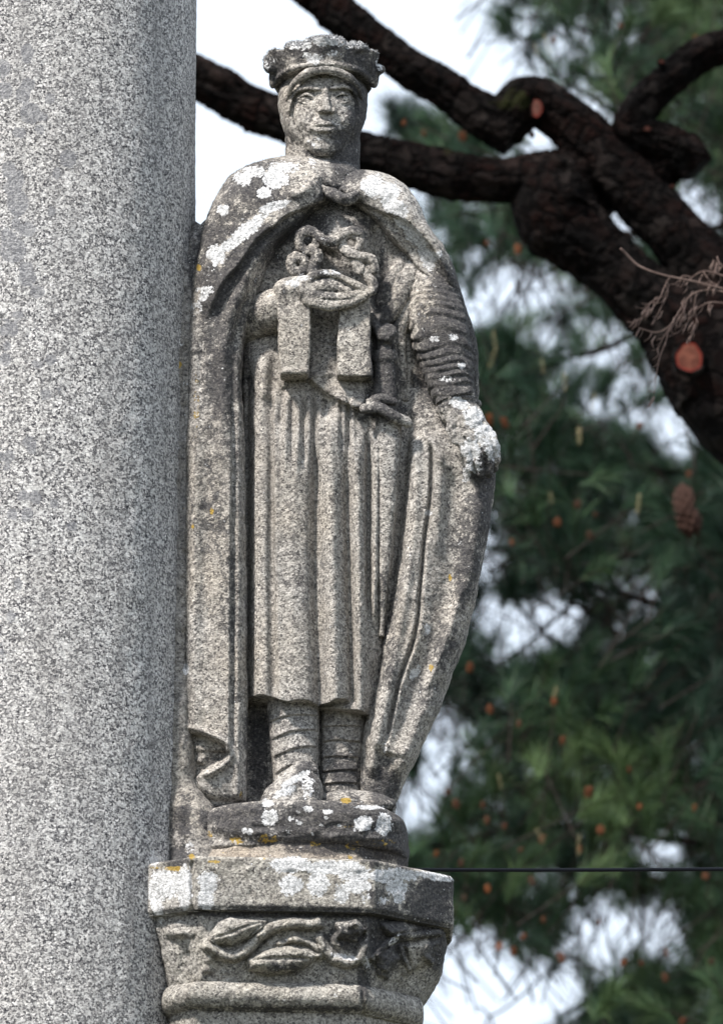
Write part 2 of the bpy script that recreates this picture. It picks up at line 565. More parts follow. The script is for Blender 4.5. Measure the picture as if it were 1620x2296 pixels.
def stone(name, light, mid, dark, tint_amt=.5, crust=.5, lich=.0, warm=(1.0, .93, .80), grain=230, bump=.5, crust_scale=9, darkshare=.2, crustcol=(.024, .024, .029), streak=.45, blend=.38, fleck=.6, clus=110):
    m, nt, b = nodes_of(name)
    n = N(nt)
    tc = n.new('ShaderNodeTexCoord').outputs['Object']
    vor = n.new('ShaderNodeTexVoronoi'); vor.inputs['Scale'].default_value = grain
    n.lk(tc, vor.inputs['Vector'])
    sep = n.new('ShaderNodeSeparateColor'); n.lk(vor.outputs['Color'], sep.inputs['Color'])
    midl = tuple(.5 * (x + y) for x, y in zip(mid, light))
    middk = tuple(.6 * x + .4 * y for x, y in zip(mid, dark))
    col = n.ramp(sep.outputs[0], [(0, dark), (darkshare * .5, dark), (darkshare, middk), (.45, mid), (.75, midl), (1, light)])
    v2 = n.new('ShaderNodeTexVoronoi'); v2.inputs['Scale'].default_value = grain * 1.9
    n.lk(tc, v2.inputs['Vector'])
    s2 = n.new('ShaderNodeSeparateColor'); n.lk(v2.outputs['Color'], s2.inputs['Color'])
    col = n.mix(blend, col, n.ramp(s2.outputs[0], [(0, dark), (.22, middk), (.6, midl), (1, tuple(min(1, x * 1.25) for x in light))]))
    nz = n.noise(tc, clus, 3, .65)
    col = n.mix(n.ramp(nz, [(.36, fleck), (.44, 0)]), col, middk if fleck < .9 else dark)
    col = n.mix(n.ramp(n.noise(tc, 60, 2, .6), [(.56, 0), (.7, .45)]), col, tuple(min(1, x * 1.15) for x in light))
    mp = n.new('ShaderNodeMapping'); mp.inputs['Scale'].default_value = (1, 1, .07)
    n.lk(tc, mp.inputs['Vector'])
    col = n.mix(n.ramp(n.noise(mp.outputs['Vector'], 26, 4, .6), [(.42, 0), (.7, streak)]), col, middk)
    big = n.noise(tc, 5, 4, .6)
    col = n.mix(n.ramp(big, [(.35, 0), (.65, tint_amt)]), col, n.mix(1.0, col, warm, 'MULTIPLY'))
    att = n.new('ShaderNodeAttribute', attribute_name='growth')
    sa = n.new('ShaderNodeSeparateColor'); n.lk(att.outputs['Color'], sa.inputs['Color'])
    rag = n.noise(tc, 45, 5, .7)
    ragf = n.noise(tc, 160, 3, .7)
    rg = n.math('ADD', n.math('MULTIPLY', rag, .55), n.math('MULTIPLY', ragf, .45))
    # dark crust: masks + own patches
    cn = n.noise(tc, crust_scale, 5, .65)
    cm = n.math('ADD', n.math('MULTIPLY', sa.outputs[1], 2.3), n.math('MULTIPLY', n.math('SUBTRACT', cn, .5), 1.3 * crust))
    cm = n.math('ADD', cm, n.math('MULTIPLY', n.math('SUBTRACT', rg, .5), 3.2))
    cmask = n.ramp(cm, [(.38, 0), (.62, .86)])
    crustc = n.mix(n.ramp(ragf, [(.5, 0), (.64, .5)]), crustcol, tuple(x * .8 for x in mid))
    col = n.mix(cmask, col, crustc)
    # yellow-ochre growth
    ym = n.math('ADD', sa.outputs[2], n.math('MULTIPLY', n.math('SUBTRACT', rg, .5), 2.2))
    col = n.mix(n.ramp(ym, [(.5, 0), (.62, .85)]), col, (.36, .24, .045))
    # pale lichen
    lm = n.math('ADD', sa.outputs[0], n.math('MULTIPLY', n.math('SUBTRACT', rg, .5), 3.4))
    lm2 = n.math('ADD', lm, n.math('MULTIPLY', n.math('SUBTRACT', n.noise(tc, 60, 4, .75), .62), lich * 6))
    lmask = n.ramp(lm2, [(.40, 0), (.50, .95)])
    lc = n.mix(n.ramp(ragf, [(.36, 0), (.6, 1)]), (.30, .305, .31), (.76, .76, .77))
    lc = n.mix(n.ramp(n.noise(tc, 420, 2, .6), [(.38, .55), (.5, 0)]), lc, (.17, .17, .17))
    col = n.mix(lmask, col, lc)
    n.lk(col, b.inputs['Base Color'])
    b.inputs['Roughness'].default_value = .93
    b.inputs['Specular IOR Level'].default_value = .25
    hgt = n.math('ADD', n.math('MULTIPLY', sep.outputs[1], .35), n.math('MULTIPLY', n.noise(tc, 260, 3, .7), .9))
    hgt = n.math('ADD', hgt, n.math('MULTIPLY', rag, .8))
    hgt = n.math('ADD', hgt, n.math('MULTIPLY', lmask, .35))
    bp = n.new('ShaderNodeBump'); bp.inputs['Strength'].default_value = bump; bp.inputs['Distance'].default_value = .006
    n.lk(hgt, bp.inputs['Height']); n.lk(bp.outputs['Normal'], b.inputs['Normal'])
    return m

M_col = stone('column_granite', (.88, .86, .845), (.36, .35, .345), (.010, .010, .019), .25, .2, 0, (1, .96, .9), 255, .9, 5, .41, blend=.3, fleck=.95, clus=165)
M_st = stone('statue_granite', (.60, .575, .54), (.255, .241, .226), (.018, .016, .022), .55, .95, .03, (1, .93, .82), 235, .8, 6, .3)
M_cap = stone('capital_granite', (.54, .52, .485), (.235, .223, .206), (.018, .016, .022), .5, .75, .02, (1, .94, .8), 240, .7, 7, .27)
M_web = stone('joint_stone', (.46, .44, .42), (.22, .21, .2), (.025, .022, .03), .5, .7, .06, (1, .93, .78), 230, .75, 12, .25)
M_mortar = stone('mortar', (.44, .40, .35), (.28, .25, .215), (.07, .06, .06), .6, .35, .0, (1, .9, .78), 280, .75, 12, .15)

def simple(name, c, rough=.85, c2=None, scale=20, bump=0, spec=.2, trans=0):
    m, nt, b = nodes_of(name)
    n = N(nt)
    tc = n.new('ShaderNodeTexCoord').outputs['Object']
    if c2:
        f = n.ramp(n.noise(tc, scale, 4, .6), [(.35, 0), (.65, 1)])
        n.lk(n.mix(f, c, c2), b.inputs['Base Color'])
    else:
        b.inputs['Base Color'].default_value = (*c, 1)
    b.inputs['Roughness'].default_value = rough
    b.inputs['Specular IOR Level'].default_value = spec
    if bump:
        bp = n.new('ShaderNodeBump'); bp.inputs['Strength'].default_value = bump; bp.inputs['Distance'].default_value = .01
        n.lk(n.noise(tc, scale * 2.5, 4, .7), bp.inputs['Height']); n.lk(bp.outputs['Normal'], b.inputs['Normal'])
    return m

def bark_mat():
    m, nt, b = nodes_of('pine_bark')
    n = N(nt)
    tc = n.new('ShaderNodeTexCoord').outputs['Object']
    c = n.mix(n.ramp(n.noise(tc, 9, 4, .6), [(.4, 0), (.62, 1)]), (.003, .0026, .0026), (.011, .004, .003))
    c = n.mix(n.ramp(n.noise(tc, 55, 4, .7), [(.52, 0), (.72, .5)]), c, (.026, .02, .017))
    vp = n.new('ShaderNodeTexVoronoi', feature='DISTANCE_TO_EDGE'); vp.inputs['Scale'].default_value = 17
    wv = n.new('ShaderNodeMixRGB', blend_type='ADD'); wv.inputs['Fac'].default_value = .12
    wn_ = n.new('ShaderNodeTexNoise'); wn_.inputs['Scale'].default_value = 14; wn_.inputs['Detail'].default_value = 4
    n.lk(tc, wn_.inputs['Vector']); n.lk(tc, wv.inputs['Color1']); n.lk(wn_.outputs['Color'], wv.inputs['Color2'])
    n.lk(wv.outputs['Color'], vp.inputs['Vector'])
    plate = n.ramp(vp.outputs['Distance'], [(0, 0), (.16, 1)])
    c = n.mix(plate, (.002, .0015, .0015), c)
    vc = n.new('ShaderNodeTexVoronoi'); vc.inputs['Scale'].default_value = 17; n.lk(wv.outputs['Color'], vc.inputs['Vector'])
    svc = n.new('ShaderNodeSeparateColor'); n.lk(vc.outputs['Color'], svc.inputs['Color'])
    c = n.mix(n.math('MULTIPLY', n.ramp(svc.outputs[0], [(.5, 0), (1, .6)]), plate), c, (.032, .027, .025))
    att = n.new('ShaderNodeAttribute', attribute_name='growth')
    sa = n.new('ShaderNodeSeparateColor'); n.lk(att.outputs['Color'], sa.inputs['Color'])
    g = n.math('ADD', sa.outputs[2], n.math('MULTIPLY', n.math('SUBTRACT', n.noise(tc, 30, 4, .7), .5), 2))
    c = n.mix(n.ramp(g, [(.45, 0), (.65, .8)]), c, (.018, .021, .006))
    n.lk(c, b.inputs['Base Color'])
    b.inputs['Roughness'].default_value = .95
    b.inputs['Specular IOR Level'].default_value = .1
    bp = n.new('ShaderNodeBump'); bp.inputs['Strength'].default_value = .8; bp.inputs['Distance'].default_value = .02
    n.lk(n.math('ADD', n.math('MULTIPLY', plate, .9), n.noise(tc, 40, 5, .7)), bp.inputs['Height']); n.lk(bp.outputs['Normal'], b.inputs['Normal'])
    return m
M_bark = bark_mat()
M_twig = simple('twig_bark', (.016, .011, .010), .9, (.04, .03, .026), 60)
M_cut = simple('cut_wood', (.07, .018, .010), .8, (.15, .05, .03), 55, .3)
M_cutin = simple('cut_wood_pale', (.10, .036, .026), .8, (.05, .018, .012), 60, .3)
M_rim = simple('cut_rim_red', (.16, .018, .01), .8, (.08, .012, .008), 60, .3)
M_cone = simple('pollen_cone_orange', (.26, .075, .022), .8, (.17, .045, .018), 90)
M_bud = simple('pale_shoot', (.40, .34, .20), .8, (.28, .25, .13), 80)
M_wood = simple('seed_cone_brown', (.06, .03, .022), .85, (.03, .015, .011), 60)
M_dry = simple('dry_twig', (.12, .08, .07), .9, (.20, .145, .125), 90)
M_cable = simple('cable_rubber', (.008, .009, .014), .5)
M_grass = simple('grass_ground', (.075, .07, .05), .95, (.05, .055, .03), 3, .5)

def needle_mat(name, a, b_, c_):
    m, nt, b = nodes_of(name)
    n = N(nt)
    att = n.new('ShaderNodeAttribute', attribute_name='growth')
    sa = n.new('ShaderNodeSeparateColor'); n.lk(att.outputs['Color'], sa.inputs['Color'])
    col = n.ramp(sa.outputs[0], [(0, a), (.5, b_), (1, c_)])
    n.lk(col, b.inputs['Base Color'])
    b.inputs['Roughness'].default_value = .5
    b.inputs['Specular IOR Level'].default_value = .22
    return m
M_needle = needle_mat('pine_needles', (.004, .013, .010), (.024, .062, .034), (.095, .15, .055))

# ------------------------------------------------------------------ growth masks (lichen, crust, ochre)
def splats(U, V, lst, soft=.55):
    out = np.zeros(U.shape)
    for s in lst:
        u, v, ru, rv = s[:4]
        st = s[4] if len(s) > 4 else 1.0
        an = s[5] if len(s) > 5 else 0.0
        m = (abs(U - u) < 2 * max(ru, rv)) & (abs(V - v) < 2 * max(ru, rv))
        if not m.any(): continue
        x, y = U[m] - u, V[m] - v
        if an: x, y = x * math.cos(an) + y * math.sin(an), -x * math.sin(an) + y * math.cos(an)
        r = np.sqrt((x / ru) ** 2 + (y / rv) ** 2)
        out[m] = np.maximum(out[m], np.clip(.5 + (1 - r) / (2 * soft), 0, 1) * st)
    return out

LICHEN = [  # u v ru rv strength angle
    (617, 400, 26, 22), (590, 432, 15, 13), (545, 400, 22, 16, .8), (615, 462, 34, 11, .9, -.3), (560, 510, 45, 15, 1, -.65), (520, 545, 35, 13, .9, -.6),
    (485, 572, 20, 22, 1, -.5), (500, 470, 14, 12, .8), (640, 375, 40, 14, .6), (700, 362, 10, 8, .6), (570, 385, 35, 14, .7), (463, 650, 22, 10, .75), (455, 665, 14, 10, .7),
    (835, 418, 26, 26), (872, 432, 24, 26), (885, 465, 32, 18, .95, .5), (930, 530, 40, 16, .95, .9), (955, 575, 34, 14, 1, 1.1), (900, 500, 22, 12, .7, .5), (975, 575, 12, 18, .7, 1),
    (1030, 905, 26, 12, .95, .3), (1060, 935, 24, 22, .9, .6), (1085, 975, 26, 26, .85), (1105, 1010, 18, 28, .8), (1055, 1010, 22, 26, .85), (1060, 1045, 26, 16, .6), (1045, 1060, 10, 22, .7),
    (700, 130, 20, 14, .6), (670, 100, 34, 12, .6), (735, 92, 40, 12, .75), (790, 100, 34, 10, .6), (605, 140, 14, 22, .4), (745, 120, 18, 10, .6),
    (700, 175, 22, 8, .5), (745, 175, 20, 8, .5), (850, 145, 10, 14, .6), (706, 320, 25, 14, .3),
    (665, 1745, 38, 8, .95, -.5), (640, 1775, 30, 10, .8, -.4), (690, 1765, 18, 24, .65), (600, 1800, 14, 10, .7),
    (605, 1835, 18, 20, .95), (815, 1845, 20, 18, .95), (860, 1848, 17, 26, 1), (690, 1815, 14, 7, .9), (735, 1820, 12, 6, .9), (830, 1810, 40, 5, .8), (560, 1865, 6, 8, .8), (548, 1862, 6, 6, .9), (675, 1845, 6, 6, .8),
    (650, 1835, 5, 5, .9), (720, 1850, 5, 4, .9), (700, 1870, 4, 4, .9), (760, 1850, 5, 5, .9), (730, 1833, 5, 5, .8), (795, 1860, 4, 4, .8),
    (925, 1510, 7, 14, .8, .3), (957, 1412, 8, 12, .8), (935, 1505, 6, 16, .7, .4), (417, 1500, 7, 13, .9), (960, 1150, 8, 7, .8), (860, 1675, 8, 18, .5), (640, 555, 10, 6, .5),
    (730, 555, 10, 10, .4), (655, 635, 18, 10, .6), (680, 622, 16, 9, .6), (745, 610, 30, 6, .5),
    (1000, 850, 20, 8, .55), (1035, 820, 10, 8, .8), (975, 760, 14, 9, .6), (1015, 755, 10, 8, .6), (960, 710, 12, 6, .4),
    # capital slab
    (370, 1985, 38, 34), (350, 2020, 14, 44, 1, -.2), (415, 1990, 16, 50), (465, 1978, 22, 26), (462, 2015, 18, 24), (650, 1940, 42, 18), (652, 1985, 24, 24), (712, 1983, 22, 28), (735, 1945, 60, 15),
    (790, 1955, 40, 22, 1, .3), (800, 1985, 30, 16), (765, 2003, 17, 20, .9), (820, 2015, 12, 12, .5), (855, 1965, 30, 14), (890, 1990, 22, 20), (893, 2008, 14, 18), (900, 1960, 40, 12, 1, .2), (975, 1965, 42, 9, 1, .2), (860, 2020, 14, 10, .5),
    (770, 2145, 30, 7, .7, .2), (880, 2110, 8, 22, .5, .7), (820, 2160, 12, 14, .5),
    # column foot and web
    (345, 1925, 14, 22, .6), (425, 1900, 12, 14, .6), (350, 1745, 12, 14, .35), (405, 770, 12, 6, .5), (412, 860, 14, 6, .5), (440, 690, 14, 18, .5), (400, 1000, 12, 8, .4),
]
CRUST = [
    (480, 530, 60, 120, .30, .5), (640, 520, 70, 30, .45, -.6), (560, 560, 22, 70, .60, .7), (505, 630, 18, 80, .75, .45), (560, 400, 90, 50, .40), (470, 640, 30, 80, .5), (600, 440, 60, 30, .45),
    (520, 640, 60, 100, .3), (500, 850, 50, 200, .34), (480, 1050, 50, 200, .26), (515, 1300, 28, 400, .2), (755, 440, 100, 40, .35), (700, 500, 60, 40, .38), (700, 560, 60, 70, .32),
    (810, 500, 40, 30, .4), (1020, 690, 30, 110, .65, -.3), (1000, 620, 30, 40, .55), (1055, 800, 20, 100, .6), (860, 750, 30, 110, .6), (865, 850, 32, 60, .55), (860, 925, 50, 20, .45), (900, 660, 26, 40, .4), (860, 640, 20, 80, .5),
    (985, 780, 60, 120, .45), (1010, 860, 50, 60, .42), (1085, 1060, 30, 60, .6), (1080, 1150, 26, 80, .5), (1050, 1250, 34, 90, .42), (1035, 1330, 20, 40, .4), (1000, 1450, 40, 80, .28), (955, 1560, 34, 80, .25),
    (620, 150, 24, 50, .5), (670, 110, 40, 26, .45), (735, 110, 60, 22, .45), (800, 120, 30, 34, .6), (840, 150, 22, 40, .5), (812, 220, 26, 90, .6), (805, 300, 22, 60, .65), (760, 310, 26, 30, .45), (780, 350, 28, 50, .65), (765, 215, 20, 10, .35), (640, 320, 14, 30, .3), (700, 340, 40, 10, .3), (800, 370, 16, 30, .6),
    (580, 1690, 24, 110, .45), (560, 1650, 14, 60, .3), (770, 1740, 50, 60, .35), (650, 1700, 50, 20, .3), (860, 1760, 30, 50, .45), (690, 1740, 28, 40, .5),
    (560, 1840, 90, 34, .65), (730, 1855, 100, 44, .85), (850, 1870, 60, 50, .75), (905, 1870, 22, 60, .9), (640, 1880, 160, 18, .4), (960, 2040, 50, 60, .55), (990, 1990, 40, 30, .65), (985, 2120, 30, 50, .5),
    (865, 2100, 40, 70, .6), (780, 2100, 60, 30, .4), (840, 2000, 20, 30, .35), (640, 2046, 190, 10, .65), (600, 2035, 120, 8, .4), (640, 2170, 110, 14, .3), (880, 2060, 60, 14, .5), (640, 2262, 210, 8, .35), (815, 2200, 14, 40, .5),
    (475, 1700, 20, 20, .25), (1080, 1000, 16, 30, .3), (700, 600, 70, 26, .3), (715, 655, 60, 14, .3),
    (410, 1840, 30, 60, .35), (395, 1920, 30, 30, .5), (430, 600, 14, 90, .3), (570, 560, 60, 40, .35),
    (650, 1350, 60, 200, .16), (660, 1300, 50, 130, .2), (870, 1400, 30, 200, .25),
]
OCHRE = [(475, 1147, 5, 9, .85), (432, 1180, 4, 12, .6), (446, 600, 7, 9, .8), (402, 818, 7, 9, .85), (1008, 1295, 5, 9, .7), (965, 1497, 7, 9, .65), (775, 1795, 14, 8, .85), (540, 1782, 6, 12, .6),
         (395, 1948, 30, 6, .95), (480, 1932, 16, 5, .8), (430, 1920, 9, 9, .75), (530, 1885, 20, 14, .6), (470, 1870, 10, 12, .6), (790, 1895, 30, 16, .55), (780, 1850, 14, 10, .55), (600, 1880, 40, 14, .5), (705, 1892, 24, 8, .55), (785, 1922, 8, 6, .8), (594, 1925, 10, 3, .6), (415, 1170, 8, 60, .35), (440, 900, 10, 100, .4), (500, 1910, 30, 5, .4), (860, 1890, 40, 14, .45), (350, 1945, 20, 5, .6), (1540, 240, 30, 30, .1)]
rs = np.random.default_rng(3)
COLPATCH = []
for _ in range(48):
    u = abs(rs.normal(0, 75)) ; v = rs.uniform(0, 1500)
    r = rs.uniform(7, 20) * (1.2 if v < 700 else .8)
    COLPATCH.append((u, v, r, r * rs.uniform(.8, 1.3), rs.uniform(.75, 1)))
COLPATCH += [(62, 115, 16, 16), (52, 213, 16, 20), (112, 222, 12, 14), (95, 262, 12, 11), (20, 380, 16, 20), (128, 390, 10, 13), (40, 455, 25, 30), (115, 475, 10, 11), (30, 560, 30, 30), (65, 515, 15, 16)]

def masks(V, extra=None, scale=(1, 1, 1)):
    U, W = proj(V)
    out = np.ones((len(V), 4))
    out[:, 0] = splats(U, W, LICHEN, .35) * scale[0]
    out[:, 1] = splats(U, W, CRUST, .9) * scale[1]
    out[:, 2] = splats(U, W, OCHRE, .5) * scale[2]
    return out

def stone_part(name, geo, mat, parent, label=None, scale=(1, 1, 1)):
    V, F = geo
    o = link_mesh(name, V, F, mat, parent, masks=masks(V, scale=scale))
    if label: o['label'] = label
    return o

# ------------------------------------------------------------------ ground
gv = []
gn = 41
gx = np.linspace(-1, 1, gn); gx = np.sign(gx) * np.abs(gx) ** 2.2 * 900
GX, GY = np.meshgrid(gx, gx)
GZ = 0.4 * vnoise(np.stack([GX, GY, GX * 0], -1), .02) * np.clip(np.hypot(GX, GY) / 40, 0, 1)
ground = link_mesh('ground', np.stack([GX, GY, GZ], -1).reshape(-1, 3), grid_faces(gn, gn, False), M_grass)
tag(ground, kind='structure')

# ------------------------------------------------------------------ column
colT = empty('stone_column', (P(55, 1148, -56)[0], .05, 0), 'massive round pale granite column left of the statue, speckled and plain', 'column')
def column_geo():
    cx = P(55, 1148, -56)[0]; cy = .05; Rr = .3395
    zs = np.concatenate([np.linspace(0, level(2400), 20, endpoint=False), np.linspace(level(2400), level(-200), 330), np.linspace(level(-200), 8.5, 12)[1:]])
    th = np.concatenate([np.linspace(-math.pi, 0, 260, endpoint=False), np.linspace(0, math.pi, 50, endpoint=False)])
    Z, T = np.meshgrid(zs, th, indexing='ij')
    V = np.stack([cx + Rr * np.cos(T), cy + Rr * np.sin(T), Z], -1).reshape(-1, 3)
    nr = np.stack([np.cos(T), np.sin(T), 0 * Z], -1).reshape(-1, 3)
    V = V + nr * ((vnoise(V, 6) * 1.6 + vnoise(V, 40) * .8 + vnoise(V, 120) * .6) * S)[:, None]
    F = [grid_faces(len(zs), len(th))]
    j = np.arange(len(th)); n0 = len(V); nt = len(th)
    V = np.vstack([V, [cx, cy, zs[-1]]])
    F.append(np.stack([(len(zs) - 1) * nt + j, (len(zs) - 1) * nt + (j + 1) % nt, np.full(nt, n0)], -1))
    return V, F
V, F = column_geo()
U_, W_ = proj(V)
mk = np.ones((len(V), 4))
mk[:, 0] = splats(U_, W_, [s for s in LICHEN if s[0] < 360 and s[1] > 1700], .4)
g = splats(U_, W_, COLPATCH, .12)
mk[:, 1] = np.clip(.55 * np.clip(1 - np.abs(U_ - 0) / 130, 0, 1) * (W_ < 900), 0, 1) * .22
mk[:, 2] = 0
mk[:, 3] = g
shaft = link_mesh('shaft', V, F, M_col, colT, masks=mk)
# round grey lichen discs on the column: alpha channel of the same masks
nt = M_col.node_tree; n = N(nt)
b = nt.nodes['Principled BSDF']
old = b.inputs['Base Color'].links[0].from_socket
at = n.new('ShaderNodeAttribute', attribute_name='growth')
tc = n.new('ShaderNodeTexCoord').outputs['Object']
f = n.math('ADD', at.outputs['Alpha'], n.math('MULTIPLY', n.math('SUBTRACT', n.noise(tc, 60, 4, .7), .5), .8))
n.lk(n.mix(n.ramp(f, [(.5, 0), (.6, .62)]), old, n.mix(n.noise(tc, 150, 3), (.16, .163, .18), (.25, .253, .27))), b.inputs['Base Color'])

webR = Relief()
for k in range(60):
    webR.blob(rs.uniform(395, 445), rs.uniform(520, 1980), rs.uniform(5, 14), rs.uniform(5, 30), rs.uniform(-5, 6))
webR.ridge([(425, 560), (405, 700), (398, 900)], 8, 6).ridge([(415, 740), (408, 1000), (402, 1300)], 6, -5)
web = loft([(498, 426, 474, 30, 60, 0), (540, 415, 478, 45, 90, 0), (620, 395, 470, 60, 110, 0), (760, 378, 452, 80, 120, 0), (1000, 370, 440, 96, 130, 0), (1500, 366, 436, 104, 130, 0), (1780, 360, 450, 120, 140, 0), (1860, 352, 520, 150, 140, 0), (2010, 345, 560, 160, 140, 0)], 3, disp=webR, n=2.3, rough=2.2,
           top=[(420, 515), (436, 502), (448, 514), (462, 500), (520, 490)])
stone_part('joint_block', web, M_web, colT, 'rough grey stone joint between the column and the statue\'s back')

# ------------------------------------------------------------------ capital
capT = empty('carved_capital', (P(700, 1148, 0)[0], 0, 0), 'faceted granite capital with leafy vine band and white lichen, under the statue', 'capital')
def facet_loft(rows, nedge=3.0, disp=None, rough=1.0, capt=True, capb=True, mat=None):
    """rows: (level v, footprint [(u,w)...], step count to next)"""
    base = np.array(rows[0][1], float); npnt = len(base)
    cnt = []
    for i in range(npnt):
        a, b_ = base[i], base[(i + 1) % npnt]
        d = np.linalg.norm(b_ - a)
        cnt.append(max(2, int(d / (nedge if i < 3 else nedge * 8))))
    rings, zs = [], []
    for k in range(len(rows) - 1):
        st = rows[k][2]
        for j in range(st if k < len(rows) - 2 else st + 1):
            t = j / st
            fp = (1 - t) * np.array(rows[k][1], float) + t * np.array(rows[k + 1][1], float)
            rings.append(fp); zs.append((1 - t) * rows[k][0] + t * rows[k + 1][0])
    out = []
    for fp, z in zip(rings, zs):
        pts = []
        for i in range(npnt):
            a, b_ = fp[i], fp[(i + 1) % npnt]
            t = np.arange(cnt[i])[:, None] / cnt[i]
            pts.append(a * (1 - t) + b_ * t)
        pts = np.vstack(pts)
        # soften the arrises
        fine = pts.copy()
        for _ in range(2):
            fine = .5 * fine + .25 * (np.roll(fine, 1, 0) + np.roll(fine, -1, 0))
        pts = fine
        q = P(pts[:, 0], np.full(len(pts), float(min(z, 2600))), 0)
        Zz = level(z) if z < 3000 else 0.0
        out.append(np.stack([q[:, 0], -pts[:, 1] * S, np.full(len(pts), Zz)], -1))
    V = np.array(out); nr, nc = V.shape[:2]
    if disp is not None:
        iu, iv = proj(V)
        fr = np.clip((-V[..., 1] / S + 40) / 60, 0, 1)
        V = toward(V, disp(iu, iv) * fr)
    V = V.reshape(-1, 3)
    cen = np.array([P(690, 2100, 0)[0], 0.05])
    d = V[:, :2] - cen; d /= np.linalg.norm(d, axis=1, keepdims=True)
    V[:, :2] += d * (roughen(V, rough) * S)[:, None]
    F = [grid_faces(nr, nc)[:, ::-1]]
    G = V.reshape(nr, nc, 3)
    # caps as inner rings then fan
    n0 = len(V); j = np.arange(nc)
    V = np.vstack([V, G[0].mean(0), G[-1].mean(0)])
    F.append(np.stack([j, (j + 1) % nc, np.full(nc, n0)], -1))
    F.append(np.stack([(nr - 1) * nc + (j + 1) % nc, (nr - 1) * nc + j, np.full(nc, n0 + 1)], -1))
    return V, F
def fp(p0, p1, p2, p3):
    return [p0, p1, p2, p3, (p3[0], -150), (700, -300), (300, -300)]
f_slab = fp((332, 185), (438, 268), (838, 232), (1015, 60))
f_slabi = fp((338, 182), (444, 262), (834, 226), (1009, 56))
slR = Relief().ridge([(431, 1935), (433, 2060)], 5, -7, 0, 0)
for _ in range(40):
    slR.blob(rs.uniform(340, 1010), rs.uniform(1930, 2090), rs.uniform(6, 22), rs.uniform(4, 12), rs.uniform(-3, 2.5))
abacus = facet_loft([(1976, f_slabi, 2), (1982, f_slab, 36), (2084, f_slab, 3), (2093, f_slabi, 1), (2093.5, f_slabi, 1)], disp=slR, rough=1.1)
stone_part('abacus', abacus, M_cap, capT, 'thick faceted top slab of the capital, patched with white lichen')
fr = Relief(); fr.gain = 1.5
fr.area([(464, 2106), (488, 2068), (515, 2053), (548, 2058), (604, 2062), (585, 2082), (556, 2106), (520, 2122), (484, 2118)], 24, 26, 1)
fr.ridge([(470, 2106), (520, 2090), (560, 2075), (600, 2065)], 3, -5)
fr.ridge([(450, 2108), (489, 2136), (520, 2146), (551, 2132), (578, 2102), (609, 2080), (653, 2070), (702, 2071), (726, 2064)], 15, 17, .05, .05, 'c')
fr.ridge([(452, 2118), (486, 2146), (520, 2158), (556, 2146), (590, 2112), (620, 2092)], 3.5, -7)
fr.area([(552, 2152), (600, 2128), (640, 2120), (690, 2126), (718, 2142), (700, 2160), (664, 2180), (600, 2188), (556, 2176)], 24, 30, 1)
fr.ridge([(612, 2122), (650, 2108), (690, 2112), (718, 2136), (712, 2150)], 8, 12, .1, .1, 'c')
fr.ridge([(560, 2154), (630, 2148), (700, 2150)], 4, -6)
fr.ridge([(708, 2090), (720, 2110), (733, 2132), (750, 2152), (778, 2160), (806, 2148), (815, 2120), (808, 2100)], 12, 15, .1, .15, 'c')
fr.ridge([(750, 2068), (762, 2088), (752, 2110), (770, 2130)], 7, 10).ridge([(790, 2062), (806, 2078), (800, 2096)], 7, 10).blob(775, 2100, 20, 26, 7).blob(790, 2075, 16, 10, 8)
fr.ridge([(828, 2158), (846, 2136), (876, 2110), (930, 2098), (1000, 2088)], 9, 14, .1, .05, 'c').ridge([(850, 2070), (880, 2090), (920, 2084)], 8, 9)
fr.ridge([(895, 2112), (905, 2150), (925, 2185)], 7, 10).ridge([(960, 2110), (952, 2140), (975, 2165)], 7, 11).ridge([(880, 2150), (862, 2180)], 10, 8)
fr.blob(470, 2150, 10, 12, 9).blob(462, 2175, 12, 8, 8).blob(398, 2092, 24, 11, 16).blob(400, 2130, 8, 30, 5)
fr.area([(850, 2068), (900, 2062), (940, 2080), (905, 2104), (866, 2100)], 16, 20, 1).area([(905, 2120), (950, 2106), (985, 2112), (962, 2160), (925, 2178)], 16, 22, 1).area([(748, 2066), (800, 2058), (822, 2084), (800, 2112), (760, 2104)], 15, 18, 1).area([(842, 2140), (880, 2120), (896, 2150), (870, 2196), (846, 2190)], 12, 18, 1)
fr.ridge([(820, 2050), (824, 2120), (818, 2190)], 6, 9)
for _ in range(50):
    fr.blob(rs.uniform(370, 1000), rs.uniform(2050, 2200), rs.uniform(4, 14), rs.uniform(4, 10), rs.uniform(-5, 5))
f_neck = fp((356, 172), (456, 240), (822, 202), (996, 44))
f_mid = fp((370, 165), (458, 232), (820, 192), (984, 36))
f_bot = fp((384, 155), (456, 215), (806, 178), (938, 30))
bell = facet_loft([(2090, f_neck, 6), (2112, fp((352, 172), (452, 240), (826, 202), (1000, 44)), 30), (2180, f_mid, 28), (2246, f_bot, 4), (2254, f_bot, 1), (2255, f_bot, 1)], 2.3, disp=fr, rough=2.2)
stone_part('vine_band', bell, M_cap, capT, 'tapering band carved with leaves and a winding vine stem')
def lerpfp(a, b_, t): return [tuple(x * (1 - t) + y * t for x, y in zip(p, q)) for p, q in zip(a, b_)]
f_tor = fp((368, 168), (427, 246), (814, 206), (948, 44))
tr = []
for k in range(13):
    t = k / 12
    tr.append((2242 + 64 * t, lerpfp(f_bot, f_tor, max(.0, math.sin(math.pi * t)) ** .55), 2))
tr.append((2306.5, f_bot, 1)); 
torR = Relief().ridge([(812, 2190), (814, 2280)], 4, -6, 0, 0)
stone_part('ring_moulding', facet_loft(tr, 2.6, disp=torR, rough=1.3), M_cap, capT, 'rounded moulding below the vine band')
f_sh = fp((385, 148), (440, 212), (800, 174), (930, 26))
